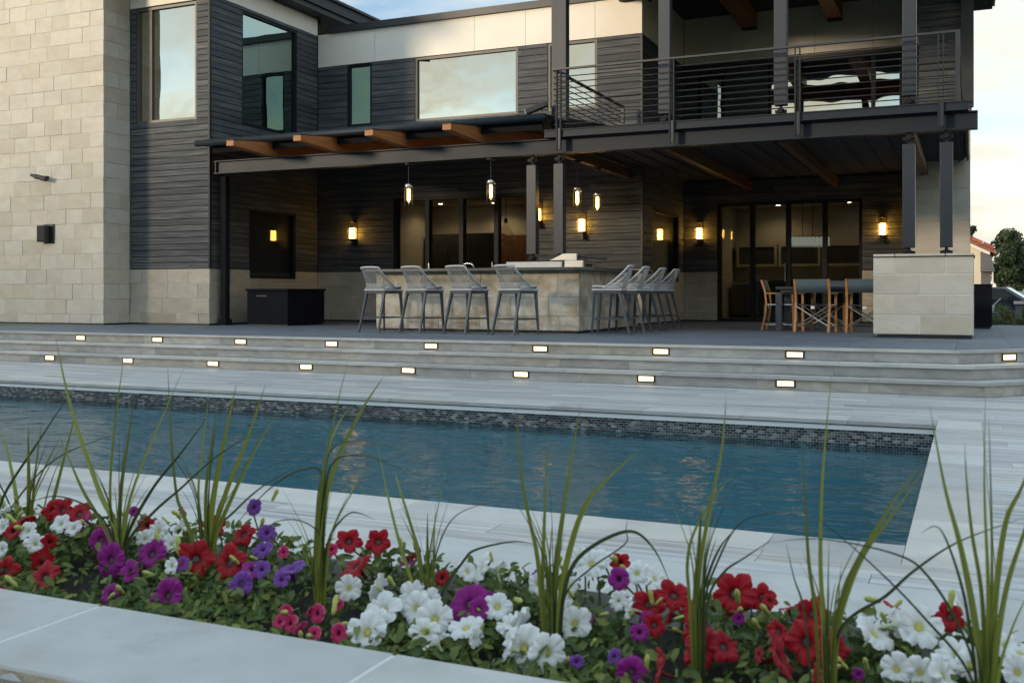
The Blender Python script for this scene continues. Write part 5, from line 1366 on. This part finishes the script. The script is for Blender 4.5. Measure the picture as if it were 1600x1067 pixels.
nb = thing('neighbour_house', 'cream neighbour house with red tiled roof, glimpsed past the end wall', 'house', (-3.5, 50, -.06))
obj('wall', MB().prism([(-6, 0), (3.95, 0), (3.95, 3.1), (-1.0, 5.6), (-6, 3.1)], 'y', 0, 9), 'neighbour_wall', nb)
obj('lower_band', MB().box(2.8, 3.6, -.05, -.002, .3, 1.5), 'neighbour_trim', nb)
rf = obj('roof', MB().prism([(-6.6, 2.85), (-1.0, 5.72), (4.5, 2.9), (4.5, 3.08), (-1.0, 5.92), (-6.6, 3.05)], 'y', -.5, 9.4), 'roof_tile', nb)
for k in range(12): obj('ridge_tile', MB().tube([(-1 + (k + .02) * .455, -.5, 5.93 - (k + .02) * .2335), (-1 + (k + .96) * .455, -.5, 5.93 - (k + .96) * .2335)], .09, 8), 'roof_tile', rf)
obj('eave_trim', MB().prism([(-1.0, 5.55), (4.3, 2.83), (4.3, 2.98), (-1.0, 5.70)], 'y', -.42, -.003), 'neighbour_trim', nb)
shed = thing('grey_annex', 'dark grey annex beside the cream neighbour house', 'building', (.72, 49.0, -.06))
obj('wall', MB().box(-.25, .10, 0, 4, 0, 2.1), 'neighbour_siding', shed); obj('roof', MB().prism([(-.3, 2.1), (.26, 2.1), (.12, 2.75), (-.3, 2.95)], 'y', -.3, 4.3), 'neighbour_siding', shed)
obj('post', MB().box(.14, .20, -.2, -.08, 0, 2.1), 'neighbour_trim', shed)

cx_, cy_ = on_ray(1546, 36)
car = thing('parked_car', 'dark blue car parked beyond the terrace planting', 'car', (cx_, cy_, -.06), R(-8))
body = MB().prism([(-2.2, .30), (2.25, .30), (2.3, .58), (2.2, .74), (1.25, .90), (.55, 1.36), (-.9, 1.42), (-1.75, 1.0), (-2.2, .92)], 'y', -.86, .86)
cb_ = obj('body', body, 'car_paint', car, bevel=.06)
obj('side_window', MB().prism([(-1.45, .98), (1.02, .93), (.48, 1.30), (-.85, 1.35)], 'y', -.875, -.861), 'car_window', car)
obj('windscreen', MB().prism([(1.22, .925), (1.26, .93), (.60, 1.365), (.56, 1.36)], 'y', -.7, .7), 'car_window', car)
for xx in (-1.4, 1.45):
    for yy in (-.8, .8):
        wl_ = obj('wheel', MB().tube([(xx, yy - .1, .32), (xx, yy + .1, .32)], .32, 18), 'tyre', car); obj('rim', MB().tube([(xx, yy - .107, .32), (xx, yy + .107, .32)], .2, 14), 'stainless', wl_)
obj('headlight', MB().box(2.1, 2.27, -.8, -.5, .6, .72), 'white_label', car); obj('mirror', MB().box(.7, .88, -1.0, -.87, .92, 1.04), 'car_paint', car)
fx, fy = on_ray(1600, 48)
fn = thing('rail_fence', 'white post and rail fence beyond the parked car', 'fence', (fx, fy, -.06), R(4))
for k in range(-2, 6): obj('post', MB().box(k * 1.6 - .06, k * 1.6 + .06, -.06, .06, 0, 1.35), 'fence_white', fn)
for z in (.55, .88, 1.2): obj('rail', MB().box(-3.2, 8.0, -.025, .025, z - .06, z + .06), 'fence_white', fn)
struct('street', MB().box(-30, 60, 34.0, 41.5, -.055, -.045), 'asphalt')

def shrub(label, px_, d_, w_, h, m='shrub_leaf', n_=1500, size=.05, z0=-.06, name='shrub'):
    x, y = on_ray(px_, d_); t = thing(name, label, 'shrub', (x, y, z0), 0, 'shrubs beside the terrace')
    lobes = [((rb.uniform(-.5, .5) * w_, rb.uniform(-.3, .3) * w_, h * rb.uniform(.3, .75)), w_ * rb.uniform(.16, .3), h / w_ * .8) for _ in range(9)]
    s_ = MB()
    for l_ in lobes: s_.tube([(rb.uniform(-.05, .05), 0, 0), tuple(Vector(l_[0]) * .5), l_[0]], [.012, .008, .003], 5, False)
    obj('stems', s_, 'bark', t); obj('foliage', leaf_cloud(lobes, n_, size), m, t)
shrub('low mottled shrub at the terrace edge, right of the black box', 1562, 23.0, 1.0, .78, 'shrub_leaf', 2600)
shrub('low shrub at the terrace edge cut by the right edge of the photo', 1596, 22.6, 1.0, .70, 'shrub_leaf', 2600)
shrub('reddish brown shrub between the two low shrubs at the terrace edge', 1580, 24.2, 1.0, .86, 'shrub_red', 2200)
shrub('tall grassy green bush in front of the parked car', 1574, 29.0, 1.1, 1.02, 'shrub_leaf', 2600, .07)
shrub('small plant growing in front of the car beside the pale pot', 1549, 28.0, .5, .95, 'shrub_leaf', 700, .06)
x, y = on_ray(1549, 26.5)
pt = thing('plant_pot', 'pale clay pot standing on the low grey box', 'pot', (x, y, .60))
obj('bowl', MB().lathe([(0, 0), (.055, 0), (.075, .15), (.08, .17), (.065, .17), (.06, .14), (0, .14)], 16), 'pot_clay', pt, True); obj('stick', MB().tube([(0, 0, .13), (.22, .02, .36)], .012, 6), 'pot_clay', pt)
gb = thing('grey_box', 'low grey box under the pale clay pot', 'box', (x, y, -.06)); obj('body', MB().box(-.18, .16, -.2, .2, 0, .62), 'grey_box', gb, bevel=.01); obj('lid', MB().box(-.2, .18, -.22, .22, .621, .655), 'grey_box', gb)
x, y = on_ray(1592, 27.5)
ur = thing('stone_pedestal', 'pale grey pedestal among the shrubs near the right edge', 'pedestal', (x, y, -.06)); obj('shaft', MB().box(-.075, .075, -.075, .075, 0, .86), 'grey_box', ur); obj('cap', MB().box(-.12, .12, -.12, .12, .861, .94), 'pot_clay', ur)

# trees of the garden behind the photographer: they stand in the reflections and take the low sun off the ground
lb = []
for k in range(130): lb.append(((-130 + k * 1.45 + rb.uniform(-1, 1), -30 + rb.uniform(-3, 3), rb.uniform(1.0, 8.8)), rb.uniform(1.6, 2.5), 1.0))
hull = MB(); hx, hz = 190, 8
for i in range(hx + 1):
    X_ = -160 + 220 * i / hx; top = 9.4 + 1.4 * noise.noise((X_ * .13, 2.0, 0)) + .7 * noise.noise((X_ * .5, 5.0, 0))
    for k in range(hz + 1): hull.v.append((X_, -31 + 1.3 * noise.noise((X_ * .3, k * .9, 0)), -.1 + (top + .1) * k / hz))
    for k in range(hz + 1): hull.v.append((X_, -34.5 + 1.0 * noise.noise((X_ * .3, k * .9, 7)), -.1 + (top + .1) * (hz - k) / hz))
M_ = 2 * (hz + 1)
for i in range(hx):
    for k in range(M_): q = (k + 1) % M_; hull.f.append((i * M_ + k, i * M_ + q, (i + 1) * M_ + q, (i + 1) * M_ + k))
tl2 = obj('tree_mass', hull, 'tree_leaf', None, True); tag(tl2, 'dark inner mass of the garden trees behind the viewpoint', 'trees', kind='stuff')
tl = obj('treeline', leaf_cloud(lb, 40000, .85, .8), 'tree_leaf'); tag(tl, 'dark row of garden trees behind the viewpoint', 'trees', kind='stuff')
